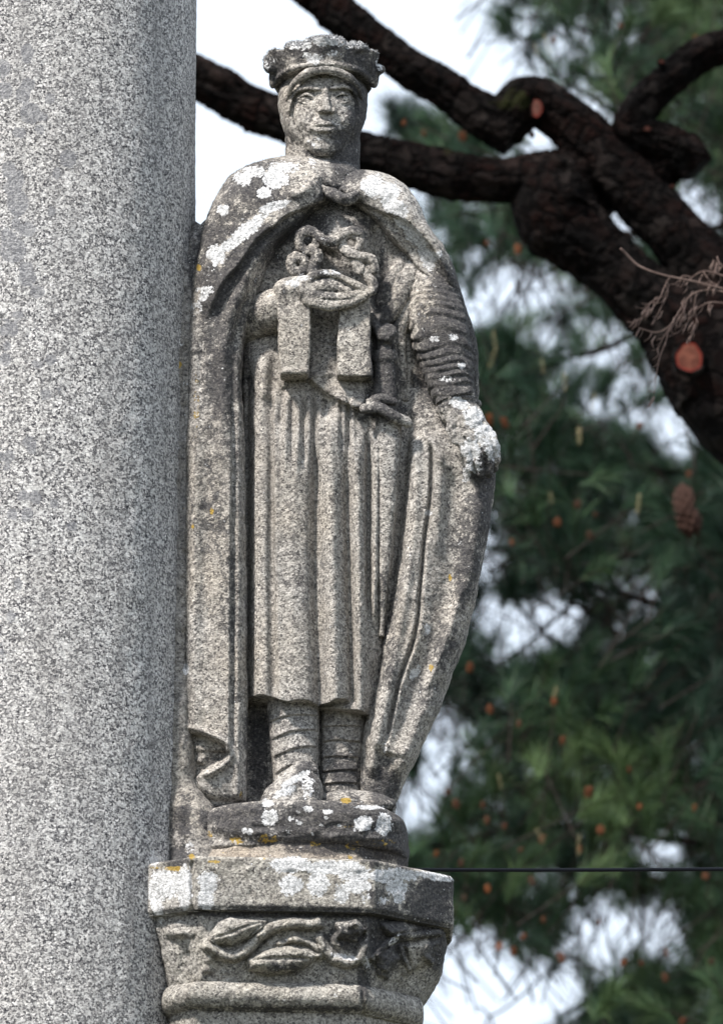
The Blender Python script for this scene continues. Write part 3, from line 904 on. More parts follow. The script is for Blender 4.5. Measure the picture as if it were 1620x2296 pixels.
stone_part('shaft', facet_loft([(2300, f_sh, 60), (2599, f_sh, 20), (9999, f_sh, 1), (10000, f_sh, 1)], 3, rough=1.2), M_cap, capT, 'plain faceted shaft under the capital')

# ------------------------------------------------------------------ statue
stT = empty('king_statue', (P(690, 1148, 0)[0], 0, float(level(1940))), 'weathered granite statue of a crowned, cloaked figure with chain and sword, on the capital', 'statue')
# base
bsR = Relief()
for _ in range(70):
    bsR.blob(rs.uniform(440, 915), rs.uniform(1790, 1900), rs.uniform(5, 22), rs.uniform(4, 12), rs.uniform(-4, 4))
bsR.ridge([(452, 1875), (560, 1888), (720, 1890), (860, 1896)], 12, -6)
base = loft([(1836, 476, 874, 186, 160, 0), (1841, 458, 888, 198, 168, 0), (1852, 444, 902, 207, 172, 0), (1866, 438, 911, 211, 172, 0), (1900, 437, 915, 212, 172, 0), (1931, 439, 915, 211, 172, 0), (1937, 446, 910, 203, 168, 0)], 2.2, disp=bsR, n=2.9, sm=1, rough=1.8)
stone_part('round_base', base, M_st, stT, 'low rounded base dark with crust and dotted with lichen')
stone_part('mortar_bed', loft([(1930, 425, 912, 196, 160, 0), (1955, 405, 908, 204, 160, 0), (1982, 400, 912, 214, 160, 0)], 2.6, n=2.4, sm=2, rough=2.6), M_mortar, stT, 'pale mortar bed between base and capital')

# tunic
hem = [(540, 1556), (557, 1556), (583, 1552), (605, 1557), (620, 1564), (643, 1573), (665, 1569), (683, 1568), (700, 1573), (714, 1583), (730, 1582), (740, 1573), (752, 1566), (773, 1564), (788, 1573), (800, 1584), (822, 1592), (850, 1592)]
tn = Relief()
tn.ridge([(585, 760), (582, 1000), (582, 1300), (584, 1560)], 20, 16, .1, 0).ridge([(600, 900), (596, 1200), (598, 1560)], 9, 5, .2, 0)
tn.step([(612, 830), (614, 1000), (615, 1200), (619, 1400), (624, 1565)][::-1], 16, 34, 0, .15)
tn.ridge([(556, 800), (556, 1200), (556, 1560)], 9, -14, .1, 0)
tn.ridge([(712, 980), (708, 1100), (707, 1300), (716, 1580)], 13, -15, .3, 0).ridge([(655, 900), (660, 1200), (668, 1570)], 34, 12, .2, 0)
tn.ridge([(738, 900), (742, 1050), (745, 1300), (752, 1575)], 20, 20, .15, 0).ridge([(776, 1000), (780, 1200), (786, 1400), (790, 1570)], 9, -12, .2, 0)
tn.ridge([(800, 930), (802, 1150), (806, 1350), (808, 1590)], 16, 17, .15, 0).ridge([(826, 960), (825, 1200), (826, 1430)], 7, -14, .1, .2)
tn.ridge([(846, 960), (843, 1200), (838, 1420)], 11, 14, .1, .2).ridge([(862, 960), (856, 1200), (846, 1400)], 5, -9, .1, .2).ridge([(880, 950), (872, 1200), (858, 1380)], 10, 8, .05, .2)
for u0, u1 in ((640, 636), (668, 664), (692, 690), (716, 720), (770, 768), (758, 765), (790, 795)):
    tn.ridge([(u0, 870), (u0, 960), (u1, 1120)], 7, 7, .2, .5)
for u0 in (654, 680, 704, 728, 764, 782):
    tn.ridge([(u0, 880), (u0, 960), (u0 + 2, 1080)], 4, -6, .2, .5)
tn.step([(690, 846), (722, 876), (750, 893), (790, 912), (815, 917)][::-1], 16, 60, .05, .05)
tn.step([(695, 848), (718, 882), (742, 902), (775, 915), (812, 921)][::-1], 5, 12, .05, .1)
tn.ridge([(708, 770), (735, 775), (760, 773)], 3, -4).ridge([(703, 780), (702, 850)], 10, 5)
tn.ridge([(730, 760), (735, 850)], 14, 6).ridge([(600, 780), (596, 900)], 14, 6).ridge([(640, 860), (630, 960)], 8, -6)
tn.ridge([(590, 600), (600, 700)], 40, 10)
# chest
tn.ridge([(745, 470), (742, 520), (720, 560)], 30, 8).blob(780, 540, 70, 60, 16).ridge([(835, 500), (850, 600), (845, 720)], 12, -10)
# drapery from shoulder to sword
tn.ridge([(905, 590), (880, 660), (845, 720), (838, 760)], 14, 16).ridge([(925, 620), (900, 680), (872, 730)], 5, -12).ridge([(890, 600), (862, 660), (840, 700)], 4, -8).ridge([(900, 700), (880, 760), (885, 900)], 12, 8)
tn.ridge([(900, 700), (905, 800), (905, 940)], 8, -8)
drape = join([tube([(944, 560, 0), (928, 596, 16), (898, 655, 44), (864, 712, 54), (838, 752, 40)], [18, 25, 25, 19, 10], 24, 10, rough=2.4),
              tube([(925, 550, -10), (898, 596, 22), (864, 660, 42), (846, 705, 34)], [16, 22, 18, 9], 24, 10, rough=2.4),
              tube([(930, 640, 20), (910, 700, 38), (896, 750, 40), (898, 810, 36), (905, 900, 28)], [18, 18, 15, 13, 8], 24, 10, rough=2.4)])
tunic = loft([(430, 660, 850, 20, 70, 0), (480, 620, 890, 36, 75, 0), (600, 555, 930, 46, 80, 0), (800, 545, 930, 62, 80, 0), (1000, 545, 925, 78, 85, 0), (1300, 545, 890, 84, 85, 0), (1590, 545, 838, 92, 80, 0)], 2.0, disp=tn, n=2.6, bot=hem, rough=1.1)
stone_part('tunic', join([tunic, drape]), M_st, stT, 'long pleated tunic with a wavy hem', (1, .85, 1))
# backing stone behind the legs
stone_part('back_slab', loft([(475, 570, 880, 10, 80, -25), (600, 500, 930, 12, 110, -25), (900, 490, 960, 14, 110, -22), (1300, 500, 930, 16, 110, -20), (1480, 540, 900, 20, 110, -20), (1830, 545, 885, 22, 120, -20), (1850, 545, 885, 22, 120, -20)], 4, n=3.2, rough=2.2), M_st, stT, 'rough backing stone behind the legs')

# legs
def leg(keys, grooves, name, lab):
    rl = Relief()
    for gq in grooves: rl.step(gq[::-1], 5.5, 11, .03, .03, 1.1).ridge(gq, 2.4, -3.5, .05, .05)
    stone_part(name, loft(keys, 1.8, disp=rl, n=2.1, rough=.9), M_st, stT, lab)
leg([(1560, 596, 716, 52, 50, 28), (1600, 598, 716, 52, 50, 28), (1700, 608, 714, 48, 50, 28), (1750, 612, 712, 46, 50, 30), (1800, 606, 716, 50, 50, 34), (1828, 600, 718, 50, 50, 36)],
    [[(598, 1624), (625, 1611), (660, 1604), (700, 1605), (714, 1608)], [(606, 1661), (630, 1650), (660, 1640), (700, 1638), (714, 1641)], [(612, 1700), (640, 1687), (665, 1678), (700, 1675), (712, 1678)], [(616, 1738), (640, 1722), (670, 1714), (712, 1712)], [(620, 1760), (645, 1742), (680, 1734), (712, 1734)]], 'leg', 'leg nearer the column, wrapped in bands')
leg([(1570, 718, 826, 30, 50, 10), (1640, 720, 815, 30, 50, 10), (1760, 718, 806, 30, 50, 10), (1830, 716, 810, 34, 50, 12)],
    [[(720, 1632), (760, 1628), (812, 1630)], [(722, 1664), (760, 1660), (808, 1665)], [(722, 1700), (750, 1697), (805, 1700)], [(722, 1732), (760, 1728), (803, 1728)], [(722, 1760), (760, 1756), (803, 1758)]], 'leg', 'leg set back under the sword side, wrapped in bands')
# shoes
v = Vox((575, 735, 1705, 1840, 0, 190), 2.0)
v.add(v.path([(682, 1735, 70), (660, 1757, 105), (625, 1785, 140)], [34, 34, 30]), 6)
v.add(v.ell((622, 1795, 140), (36, 24, 34)), 10).add(v.ell((690, 1775, 90), (34, 42, 60)), 12).add(v.ell((660, 1800, 110), (60, 22, 60)), 8)
v.sub(v.path([(585, 1802, 175), (625, 1808, 176), (700, 1806, 150)], [3.5, 3.5, 3.5]), 3)
v.add(v.path([(640, 1748, 120), (672, 1730, 112), (706, 1726, 98)], [6, 7, 6]), 3)
stone_part('shoe', v.mesh(1.6, 1.0), M_st, stT, 'front shoe capped with white lichen')
v = Vox((710, 890, 1750, 1840, -20, 160), 2.2)
v.add(v.ell((790, 1798, 70), (80, 26, 50)), 8).add(v.ell((840, 1803, 90), (46, 20, 40)), 10).add(v.ell((748, 1800, 90), (22, 20, 30)), 6)
v.add(v.ell((752, 1783, 100), (10, 9, 10)), 3)
stone_part('shoe', v.mesh(1.8, 1.5), M_st, stT, 'rear shoe spreading under the cloak')

# cloak: left fall with shoulder, right shoulder, right fall
lc = Relief()
lc.step([(735, 452), (690, 466), (644, 484), (624, 500), (577, 537), (537, 593), (500, 636), (478, 687), (462, 722)], 20, 42, .02, .25, 1.6)
lc.ridge([(690, 480), (640, 510), (590, 560), (545, 640), (510, 730), (490, 830)], 17, 13, .1, .35)
lc.step([(520, 800), (519, 1000), (517, 1300), (516, 1600), (514, 1690)], 13, 40, .3, .03, 1.4)
lc.ridge([(537, 760), (536, 1000), (535, 1400), (534, 1780)], 11, 9, .1, 0)
lc.ridge([(436, 800), (434, 1100), (432, 1500), (434, 1640)], 16, 6, .3, .05).ridge([(470, 900), (462, 1200), (460, 1500)], 14, -5, .3, .2)
lc.ridge([(505, 700), (500, 900), (498, 1100)], 14, 7, .3, .4).ridge([(452, 740), (450, 900)], 8, -5, .3, .3)
lc.ridge([(560, 640), (535, 720), (520, 800)], 8, -7, .3, .3)
# rolled lower corner
lc.area([(400, 1645), (450, 1647), (480, 1659), (503, 1673), (509, 1688), (499, 1703), (473, 1719), (450, 1733), (430, 1752), (400, 1765)], -16, 7)
lc.ridge([(417, 1632), (450, 1638), (482, 1650), (508, 1664), (519, 1686), (508, 1710), (476, 1730), (450, 1744)], 7, 9, .02, .1)
lc.ridge([(440, 1665), (456, 1690), (446, 1715)], 12, 8)
lc.ridge([(430, 1775), (470, 1795), (540, 1800)], 10, -8, 0, 0)
lc.ridge([(720, 385), (690, 420), (640, 440)], 12, 6).ridge([(700, 400), (740, 430)], 9, -4)
left = loft([(352, 628, 720, 14, 30, 0), (362, 590, 760, 36, 60, 0), (380, 548, 800, 66, 85, 0), (400, 515, 815, 84, 95, 0), (440, 487, 800, 100, 105, 0), (465, 473, 742, 104, 108, 4), (485, 466, 706, 102, 110, 8), (510, 457, 676, 98, 112, 12), (560, 444, 624, 92, 115, 18), (600, 436, 604, 86, 118, 22), (640, 430, 587, 70, 140, 38), (693, 426, 570, 64, 145, 45), (773, 421, 545, 60, 150, 50), (850, 418, 541, 60, 150, 50), (1000, 413, 549, 60, 150, 50),
             (1300, 409, 553, 60, 150, 50), (1600, 409, 555, 58, 150, 50), (1720, 416, 554, 56,150,50), (1775, 428, 553, 54,150,46), (1800, 446, 552, 50,140,44), (1816, 470, 548, 40,130,42)], 2.2, disp=lc, n=2.7, sm=3, rough=1.3)
rc = Relief()
rc.step([(790, 452), (820, 462), (858, 478), (900, 492), (938, 522), (975, 570), (1000, 622), (1030, 700)][::-1], 13, 34, .3, .02, 1.8)
rc.ridge([(800, 462), (848, 494), (885, 540), (930, 592), (968, 630), (1000, 670)], 12, 13, .05, .2)
rc.ridge([(880, 440), (930, 490), (985, 570), (1030, 670)], 20, 7).ridge([(990, 640), (1035, 740), (1060, 840)], 8, 8)
rc.blob(772, 438, 26, 18, 10).ridge([(740, 440), (770, 456), (800, 450)], 9, 8).ridge([(765, 425), (772, 450)], 3, -5)
right = loft([(386, 740, 830, 20, 40, 0), (392, 735, 858, 40, 60, 0), (404, 735, 884, 62, 75, 0), (425, 738, 912, 84, 90, 0), (450, 742, 932, 98, 100, 0), (465, 775, 940, 102, 100, 0), (483, 812, 947, 98, 102, 0), (513, 845, 960, 90, 104, 0), (547, 873, 984, 82, 106, 0), (580, 910, 1007, 72, 106, -2), (623, 938, 1024, 62, 106, -4), (660, 968, 1034, 54, 106, -6), (683, 985, 1040, 50, 106, -6), (723, 1008, 1056, 46, 106, -8), (763, 1028, 1066, 40, 106, -10), (800, 1042, 1071, 36, 106, -10), (873, 1050, 1072, 28, 100, -12), (905, 1052, 1066, 16, 80, -12)], 2.2, disp=rc, n=2.6, sm=3, rough=1.3)
rf = Relief()
rf.step([(965, 960), (966, 1040), (965, 1107), (955, 1197), (947, 1287), (933, 1422), (924, 1450), (897, 1523), (874, 1623), (860, 1695)][::-1], 15, 30, .02, .05, 1.5)
rf.step([(965, 960), (966, 1040), (965, 1107), (955, 1197), (947, 1287), (933, 1422), (924, 1450), (897, 1523), (874, 1623), (860, 1695)], 13, 46, .05, .05, 1.8)
rf.ridge([(967, 965), (965, 1107), (953, 1197), (945, 1287), (931, 1422), (896, 1523), (873, 1623), (862, 1680)], 4.5, -17, .08, .15)
rf.ridge([(925, 960), (930, 1100), (918, 1250), (895, 1400), (868, 1540), (838, 1680), (830, 1750)], 15, 14, .08, .1)
rf.ridge([(1080, 1080), (1070, 1200), (1040, 1350), (990, 1500), (930, 1650), (885, 1760)], 26, 12, .1, .1).ridge([(1015, 1010), (1020, 1150), (1005, 1300), (965, 1450), (915, 1600), (880, 1700)], 22, -7, .15, .15)
rf.ridge([(860, 1440), (845, 1520), (832, 1590)], 5, -12, .2, .2).ridge([(940, 960), (972, 1000), (1010, 1060)], 8, 6)
rf.ridge([(985, 1000), (985, 1100), (975, 1250)], 12, 6).ridge([(1040, 1300), (1000, 1430), (945, 1570)], 8, 6)
fall = loft([(880, 905, 985, 40, 100, 0), (930, 910, 1010, 50, 110, 0), (980, 912, 1070, 56, 110, 4), (1010, 912, 1112, 58, 110, 6), (1080, 908, 1110, 60, 110, 8), (1200, 896, 1093, 62, 110, 8), (1350, 870, 1064, 62, 110, 8), (1440, 852, 1042, 62, 110, 8), (1500, 838, 1018, 62, 108, 8), (1590, 822, 984, 60, 108, 6), (1700, 806, 932, 56, 105, 4), (1760, 806, 902, 52, 100, 4), (1815, 812, 880, 40, 90, 4)], 2.2, disp=rf, n=2.5, sm=4, rough=1.4)
lining = loft([(540, 850, 960, 18, 80, -14), (700, 868, 1030, 20, 80, -14), (880, 880, 1050, 24, 80, -12), (1000, 890, 1040, 24, 80, -10)], 3, disp=Relief().ridge([(905, 640), (915, 760), (935, 860), (960, 960)], 10, 10), n=3, rough=1.4)
stone_part('cloak', join([left, right, fall, lining]), M_st, stT, 'long cloak falling from both shoulders, crusted with lichen')
V, F = tube([(716, 418, 84), (742, 434, 96), (770, 446, 106), (796, 438, 98), (815, 424, 84)], [7, 12, 15, 12, 6], 24, 10, rough=2.6)
stone_part('collar', (V, F), M_st, stT, 'raised collar of the cloak knotted at the throat')

# neck & head
hd = Vox((600, 850, 110, 420, -120, 130), 2.0)
hd.add(np.maximum((np.sqrt(((hd.U - 723) / 84) ** 2 + ((hd.W + 34) / 80) ** 2) - 1) * 80, 250 - hd.V), 6)                     # neck
hd.add(hd.ell((724, 225, -8), (101, 108, 96)), 8)                              # coif mass
hd.add(hd.ell((722, 262, -8), (92, 84, 86)), 10)
hd.sub(np.maximum((np.sqrt(((hd.U - 727) / 77) ** 2 + ((hd.V - 259) / 93) ** 2) - 1) * 80, 46 - hd.W), 5)                              # cut the face opening
face = Vox((620, 830, 140, 375, -40, 135), 1.7)
f_ = face
f_.add(f_.ell((727, 238, 8), (79, 94, 76)), 0)
f_.add(f_.ell((727, 290, 18), (61, 58, 64)), 20)                               # jaw
f_.add(f_.ell((727, 327, 50), (34, 23, 30)), 18)                               # chin
f_.add(f_.ell((688, 264, 46), (26, 28, 24)), 14).add(f_.ell((767, 264, 46), (26, 28, 24)), 14)   # cheeks
f_.add(f_.ell((727, 184, 44), (62, 26, 32)), 16)                               # brow
f_.sub(f_.ell((687, 217, 92), (26, 15, 24)), 5).sub(f_.ell((768, 215, 92), (27, 16, 24)), 5)      # sockets
f_.add(f_.path([(655, 216, 56), (667, 203, 68), (688, 196, 78), (714, 199, 82)], [4, 5, 5.5, 4]), 4).add(f_.path([(800, 214, 52), (788, 201, 64), (768, 193, 76), (744, 198, 82)], [4, 5, 5.5, 4]), 4)
f_.add(f_.ell((687, 222, 61), (20, 9.5, 13)), 3).add(f_.ell((768, 220, 61), (21, 9.5, 13)), 3)    # eyeballs
f_.add(f_.path([(667, 221, 66), (687, 211, 75), (707, 220, 72)], [2.8, 3.4, 2.8]), 2).add(f_.path([(747, 219, 72), (768, 209, 75), (790, 219, 64)], [2.8, 3.4, 2.8]), 2)
f_.add(f_.path([(668, 226, 66), (687, 232, 72), (706, 226, 71)], [2, 2.6, 2]), 2).add(f_.path([(748, 225, 71), (768, 231, 72), (789, 224, 64)], [2, 2.6, 2]), 2)
f_.add(f_.path([(729, 194, 78), (730, 218, 87), (731, 242, 98)], [8, 8.5, 10]), 7)               # nose
f_.add(f_.ell((731, 244, 96), (12, 8, 12)), 4).add(f_.ell((717, 247, 88), (8, 6.5, 9)), 4).add(f_.ell((745, 247, 88), (8, 6.5, 9)), 4)
f_.sub(f_.ell((722, 253, 96), (4, 3, 6)), 1).sub(f_.ell((740, 253, 96), (4, 3, 6)), 1)
f_.add(f_.ell((727, 283, 70), (40, 18, 14)), 12)                               # mouth mound
f_.add(f_.path([(697, 286, 80), (714, 276, 89), (727, 277, 91), (740, 276, 89), (759, 286, 78)], [3.5, 4.5, 4.5, 4.5, 3.5]), 3)
f_.add(f_.path([(701, 288, 82), (727, 291, 89), (754, 288, 80)], [3.5, 5.5, 3.5]), 3)
f_.sub(f_.path([(693, 287.5, 86), (727, 283, 97), (762, 287.5, 84)], [2, 2.6, 2]), 1.5)
f_.sub(f_.ell((727, 302, 92), (24, 5, 8)), 6).sub(f_.ell((727, 264, 94), (5, 8, 6)), 4)
f_.sub(f_.path([(706, 258, 88), (694, 274, 84), (690, 284, 80)], [3, 4, 3]), 6).sub(f_.path([(752, 258, 88), (764, 274, 82), (768, 284, 76)], [3, 4, 3]), 6)
stone_part('coif', hd.mesh(1.2), M_st, stT, 'close hood framing the face and wrapping the neck')
stone_part('head', face.mesh(1.1, .9), M_st, stT, 'oval carved face with heavy lids, straight nose and full lips', (1, .8, 1))
# brow band of the coif
V, F = tube([(643, 226, 46), (655, 192, 72), (685, 165, 90), (727, 155, 97), (768, 165, 89), (799, 190, 70), (811, 224, 40)], [3, 7, 10, 11, 10, 7, 3], 18, 8, rough=.9)
stone_part('brow_band', (V, F), M_st, stT, 'rounded band across the forehead')
# crown
cr = Vox((572, 882, 60, 240, -150, 165), 1.9)
hh = cr.V + .42 * cr.W                                                          # height along the tilted crown
rad = np.sqrt((cr.U - 724) ** 2 + (cr.W - 0) ** 2)
phi = np.arctan2(cr.U - 726, cr.W)
pc = (.5 + .5 * np.cos(5 * phi)) ** 1.3                                         # five worn leaves round the rim
tt = np.clip((192 - hh) / 56, 0, 1.3)
rr = 104 + 7 * tt + 19 * pc * tt ** 1.2
d = np.maximum(np.maximum(rad - rr, hh - 192), (134 + 12 * (1 - pc)) - hh) * .85
cr.add(d, 0)
cr.add(np.sqrt((rad - 104) ** 2 + (hh - 187) ** 2) - 6, 3)
cr.add(cr.ell((728, 96, 88), (46, 15, 26)), 7).add(cr.ell((668, 106, 66), (30, 12, 24)), 7).add(cr.ell((792, 108, 64), (30, 12, 24)), 7)
cr.add(cr.ell((604, 145, 24), (15, 20, 18)), 12).add(cr.ell((850, 156, 20), (13, 12, 14)), 6).add(cr.ell((838, 172, 10), (12, 26, 20)), 8).add(cr.ell((612, 176, 6), (10, 22, 18)), 8)
cr.sub(cr.ell((660, 134, 112), (16, 20, 12)), 8).sub(cr.ell((792, 134, 112), (18, 20, 12)), 8)
crown_geo = cr.mesh(1.0, .7)
crown = stone_part('crown', crown_geo, M_st, stT, 'flared crown with worn leaf points and crusty lichen')
# tiny lichen fronds on the crown, shoulders and ledges
def fronds(geo, n, region, size, seed):
    r = np.random.default_rng(seed)
    V0, F0 = geo
    q = F0[0]
    c = V0[q].mean(1)
    a = V0[q[:, 1]] - V0[q[:, 0]]; b2 = V0[q[:, 3]] - V0[q[:, 0]]
    nr = np.cross(a, b2); nr /= np.linalg.norm(nr, axis=1, keepdims=True) + 1e-12
    cen = V0.mean(0)
    sgn = np.sign(((c - cen) * nr).sum(1))
    nr = nr * np.where(np.median(sgn) < 0, -1, 1)
    u, vv = proj(c)
    ok = np.flatnonzero((nr[:, 2] > .25) & region(u, vv) & (c[:, 1] < .02))
    if len(ok) == 0: return None
    pick = r.choice(ok, n)
    Vs, Fs = [], []
    for k, i in enumerate(pick):
        o = c[i]; s = size * r.uniform(.5, 1.4) * S
        d1 = nr[i] + r.normal(0, .6, 3); d1 /= np.linalg.norm(d1)
        t = np.cross(d1, r.normal(0, 1, 3)); t /= np.linalg.norm(t)
        t2 = np.cross(d1, t)
        p = [o - d1 * s * .3 + t * s * .35, o - d1 * s * .3 - t * s * .35, o - d1 * s * .3 + t2 * s * .35, o + d1 * s + t * s * .2 * r.normal(), o + d1 * s * .7 + t * s * .5, o + d1 * s * .6 - t2 * s * .5]
        n0 = 6 * k
        Vs += p
        Fs += [(n0, n0 + 1, n0 + 3), (n0 + 1, n0 + 2, n0 + 3), (n0 + 2, n0, n0 + 3), (n0, n0 + 1, n0 + 4), (n0 + 1, n0 + 2, n0 + 5)]
    return np.array(Vs), [np.array(Fs)]
M_frond = simple('crust_lichen', (.40, .41, .42), .95, (.12, .12, .13), 120)
fg = fronds(crown_geo, 2400, lambda u, v: (v < 135), 6, 5)
fg2 = fronds(left, 250, lambda u, v: (v < 420), 3, 6)
fo = link_mesh('lichen_crust', *join([fg, fg2]), M_frond, stT)
tag(fo, 'tiny grey lichen tufts on crown and shoulder', kind='stuff')

# viewer-left forearm, hand, hanging tabs
V, F = tube([(530, 740, -10), (585, 712, 34), (628, 692, 80), (660, 682, 92)], [52, 52, 48, 42], 40, 10, rough=1.4)
stone_part('sleeve', (V, F), M_st, stT, 'bent sleeve coming out from under the cloak')
v = Vox((605, 705, 600, 880, 60, 160), 2.0)
v.add(v.box(624, 696, 640, 838, 70, 132, 6, .25, -8), 0).add(v.cap((640, 648, 112), (682, 640, 116), 24, 24), 14)
stone_part('hanging_tab', v.mesh(1.5), M_st, stT, 'square-ended stone strap hanging from the wrist')
v = Vox((750, 850, 660, 880, 50, 150), 2.0)
v.add(v.box(757, 831, 668, 842, 62, 122, 4, .25, 6), 0)
stone_part('hanging_tab', v.mesh(1.2), M_st, stT, 'square-ended stone strap hanging beside the sword hilt')
v = Vox((670, 850, 590, 715, 70, 165), 1.7)
v.add(v.path([(690, 672, 128), (740, 683, 134), (790, 674, 132), (832, 652, 124)], [15, 15, 13, 9]), 3)   # lower fingers
v.add(v.path([(690, 660, 132), (735, 664, 140), (782, 664, 138), (812, 655, 130)], [9, 10, 9, 6]), 2)
v.add(v.ell((733, 641, 126), (40, 19, 22)), 5)                                 # back of the hand
v.add(v.path([(765, 648, 136), (778, 652, 136)], [10, 8]), 4)
v.add(v.path([(688, 632, 130), (705, 616, 136), (738, 612, 138), (775, 626, 134), (812, 646, 128), (826, 652, 124)], [13, 9, 8, 8, 8, 7]), 3)  # thumb curving over
v.sub(v.path([(704, 660, 158), (745, 657, 162), (785, 655, 158)], [3.2, 3.2, 3]), 2)
v.sub(v.path([(715, 628, 156), (750, 626, 158), (790, 645, 152)], [4, 4, 4]), 2)
v.add(v.cap((675, 650, 115), (700, 650, 118), 30, 26), 6)
stone_part('hand', v.mesh(1.1), M_st, stT, 'fist closed on the chain at the chest')

# chain held in front of the chest: each link a piece
links = [
    ('r', (690, 540, 96), 21, 10.5, 1, 1.1), ('p', [(700, 560, 96), (712, 572, 100), (704, 596, 104), (698, 612, 108)], [12, 12, 11, 10]),
    ('r', (668, 593, 98), 16, 10.5, 1.0, 1.15), ('p', [(706, 524, 98), (726, 538, 102), (748, 540, 102), (768, 524, 100), (792, 518, 98), (806, 524, 96)], [9, 11, 11, 10, 10, 9]),
    ('r', (786, 545, 94), 18, 10, 1.1, 1), ('p', [(776, 562, 100), (796, 574, 102), (818, 578, 100), (834, 586, 96), (838, 604, 96)], [11, 12, 12, 12, 10]),
    ('p', [(800, 588, 98), (806, 604, 98)], [14, 13]), ('p', [(828, 598, 96), (820, 616, 98), (836, 636, 100), (834, 652, 104)], [9, 10, 10, 9]),
]
ch = bpy.data.objects.new('chain', None); COL.objects.link(ch); ch.parent = stT; ch['label'] = 'open loop of heavy chain held up by the fist'
for L_ in links:
    if L_[0] == 'r':
        _, c, r, t, ru, rv = L_
        v = Vox((c[0] - 45, c[0] + 45, c[1] - 45, c[1] + 45, c[2] - 30, c[2] + 24), 1.9)
        v.add(v.ring(c, r, t, ru, rv), 0)
    else:
        q = np.array(L_[1])
        v = Vox((q[:, 0].min() - 20, q[:, 0].max() + 20, q[:, 1].min() - 20, q[:, 1].max() + 20, q[:, 2].min() - 24, q[:, 2].max() + 20), 1.9)
        v.add(v.path(L_[1], [q_ + 1.5 for q_ in L_[2]]), 0)
    V, F = v.mesh(1.6, 1.5)
    link_mesh('chain_link', V, F, M_st, ch, masks=masks(V))

# viewer-right arm with wrinkled sleeve
def wrinkle(s, th, r):
    ph = s / (23 * S) + .45 * np.sin(th + .6) + .2 * np.sin(2 * th + s * 30) + .45 * np.sin(s * 41) + .3 * np.sin(th * 3 + s * 25)
    fr_ = ph - np.floor(ph)
    return np.clip(s / .06, 0, 1) * .8 * (.25 + .75 * np.clip(np.sin(th * 1.5 + s * 22) ** 2 + .2, 0, 1)) * (6.5 * np.clip(fr_ / .75, 0, 1) ** .6 * (fr_ < .75) + 6.5 * (1 - np.clip((fr_ - .75) / .25, 0, 1)) * (fr_ >= .75) - 3) * S
V, F = tube([(950, 560, -34), (962, 625, 0), (973, 690, 24), (986, 750, 40), (999, 805, 48), (1010, 860, 56), (1022, 905, 64)], [46, 54, 63, 66, 60, 54, 46], 72, 22, radial=wrinkle, rough=1.6)
stone_part('sleeve', (V, F), M_st, stT, 'sleeve gathered in rings down the lowered arm')
v = Vox((965, 1140, 870, 1110, 0, 150), 2.0)
v.add(v.cap((1018, 912, 66), (1046, 948, 78), 42, 38), 6).add(v.cap((1046, 945, 78), (1080, 985, 84), 38, 32), 10)
for (a, b2, c) in (((1082, 962, 96), (1106, 1000, 92), (1108, 1050, 70)), ((1066, 970, 104), (1090, 1012, 104), (1096, 1062, 84)), ((1046, 974, 106), (1070, 1018, 108), (1076, 1062, 92)), ((1028, 968, 102), (1046, 1012, 108), (1052, 1052, 98))):
    v.add(v.path([a, b2, c], [14, 13, 10]), 4)
v.add(v.path([(1016, 930, 100), (1010, 962, 106), (1022, 990, 106)], [13, 12, 9]), 4)
v.add(v.path([(985, 915, 60), (1010, 895, 98), (1050, 890, 86), (1070, 905, 50)], [8, 9, 9, 7]), 4)
stone_part('hand', v.mesh(1.8, 1.8), M_st, stT, 'lowered hand gripping the cloak edge, white with lichen')

# sword
sw = bpy.data.objects.new('sword', None); COL.objects.link(sw); sw.parent = stT; sw['label'] = 'sword hanging hilt-up beside the tunic'
v = Vox((820, 910, 715, 800, 50, 130), 2.0)
v.add(v.ell((866, 748, 90), (24, 22, 22)), 4).add(v.path([(838, 720, 80), (852, 748, 92), (874, 764, 92)], [9, 10, 9]), 4).sub(v.ell((868, 744, 116), (8, 5, 8)), 2)
v.add(v.cap((862, 760, 80), (862, 800, 80), 16), 6)
V, F = v.mesh(1.6, 1); link_mesh('pommel', V, F, M_st, sw, masks=masks(V))
V, F = loft([(790, 838, 890, 26, 30, 74), (800, 836, 892, 27, 30, 74), (812, 836, 892, 27, 30, 74), (818, 840, 888, 23, 30, 74), (860, 838, 888, 23, 30, 74), (930, 834, 892, 26, 30, 74)], 2, n=2.2, sm=2, rough=1.2)
link_mesh('grip', V, F, M_st, sw, masks=masks(V))
v = Vox((800, 930, 880, 975, 40, 140), 2.0)
v.add(v.path([(818, 916, 104), (848, 914, 114), (876, 930, 110), (914, 948, 92)], [12, 14, 14, 12]), 4)
v.add(v.path([(828, 900, 100), (850, 893, 106), (884, 900, 96)], [9, 11, 9]), 4)
V, F = v.mesh(1.4, .8); link_mesh('crossguard', V, F, M_st, sw, masks=masks(V))
V, F = loft([(935, 838, 902, 40, 30, 58), (1100, 842, 892, 36, 30, 56), (1300, 846, 872, 30, 30, 54), (1430, 850, 860, 16, 20, 50)], 3, n=2.6, rough=1.1)
link_mesh('scabbard', V, F, M_st, sw, masks=masks(V))

# ------------------------------------------------------------------ cable
V, F = tube([(300, 1952, -300), (700, 1950, -420), (1200, 1951, -600), (1620, 1949, -800), (2400, 1946, -1100)], [4.4] * 5, 10, 6)
cb = link_mesh('cable', V, F, M_cable, None)
tag(cb, 'thin dark cable running level behind the capital and off to the right', 'cable')

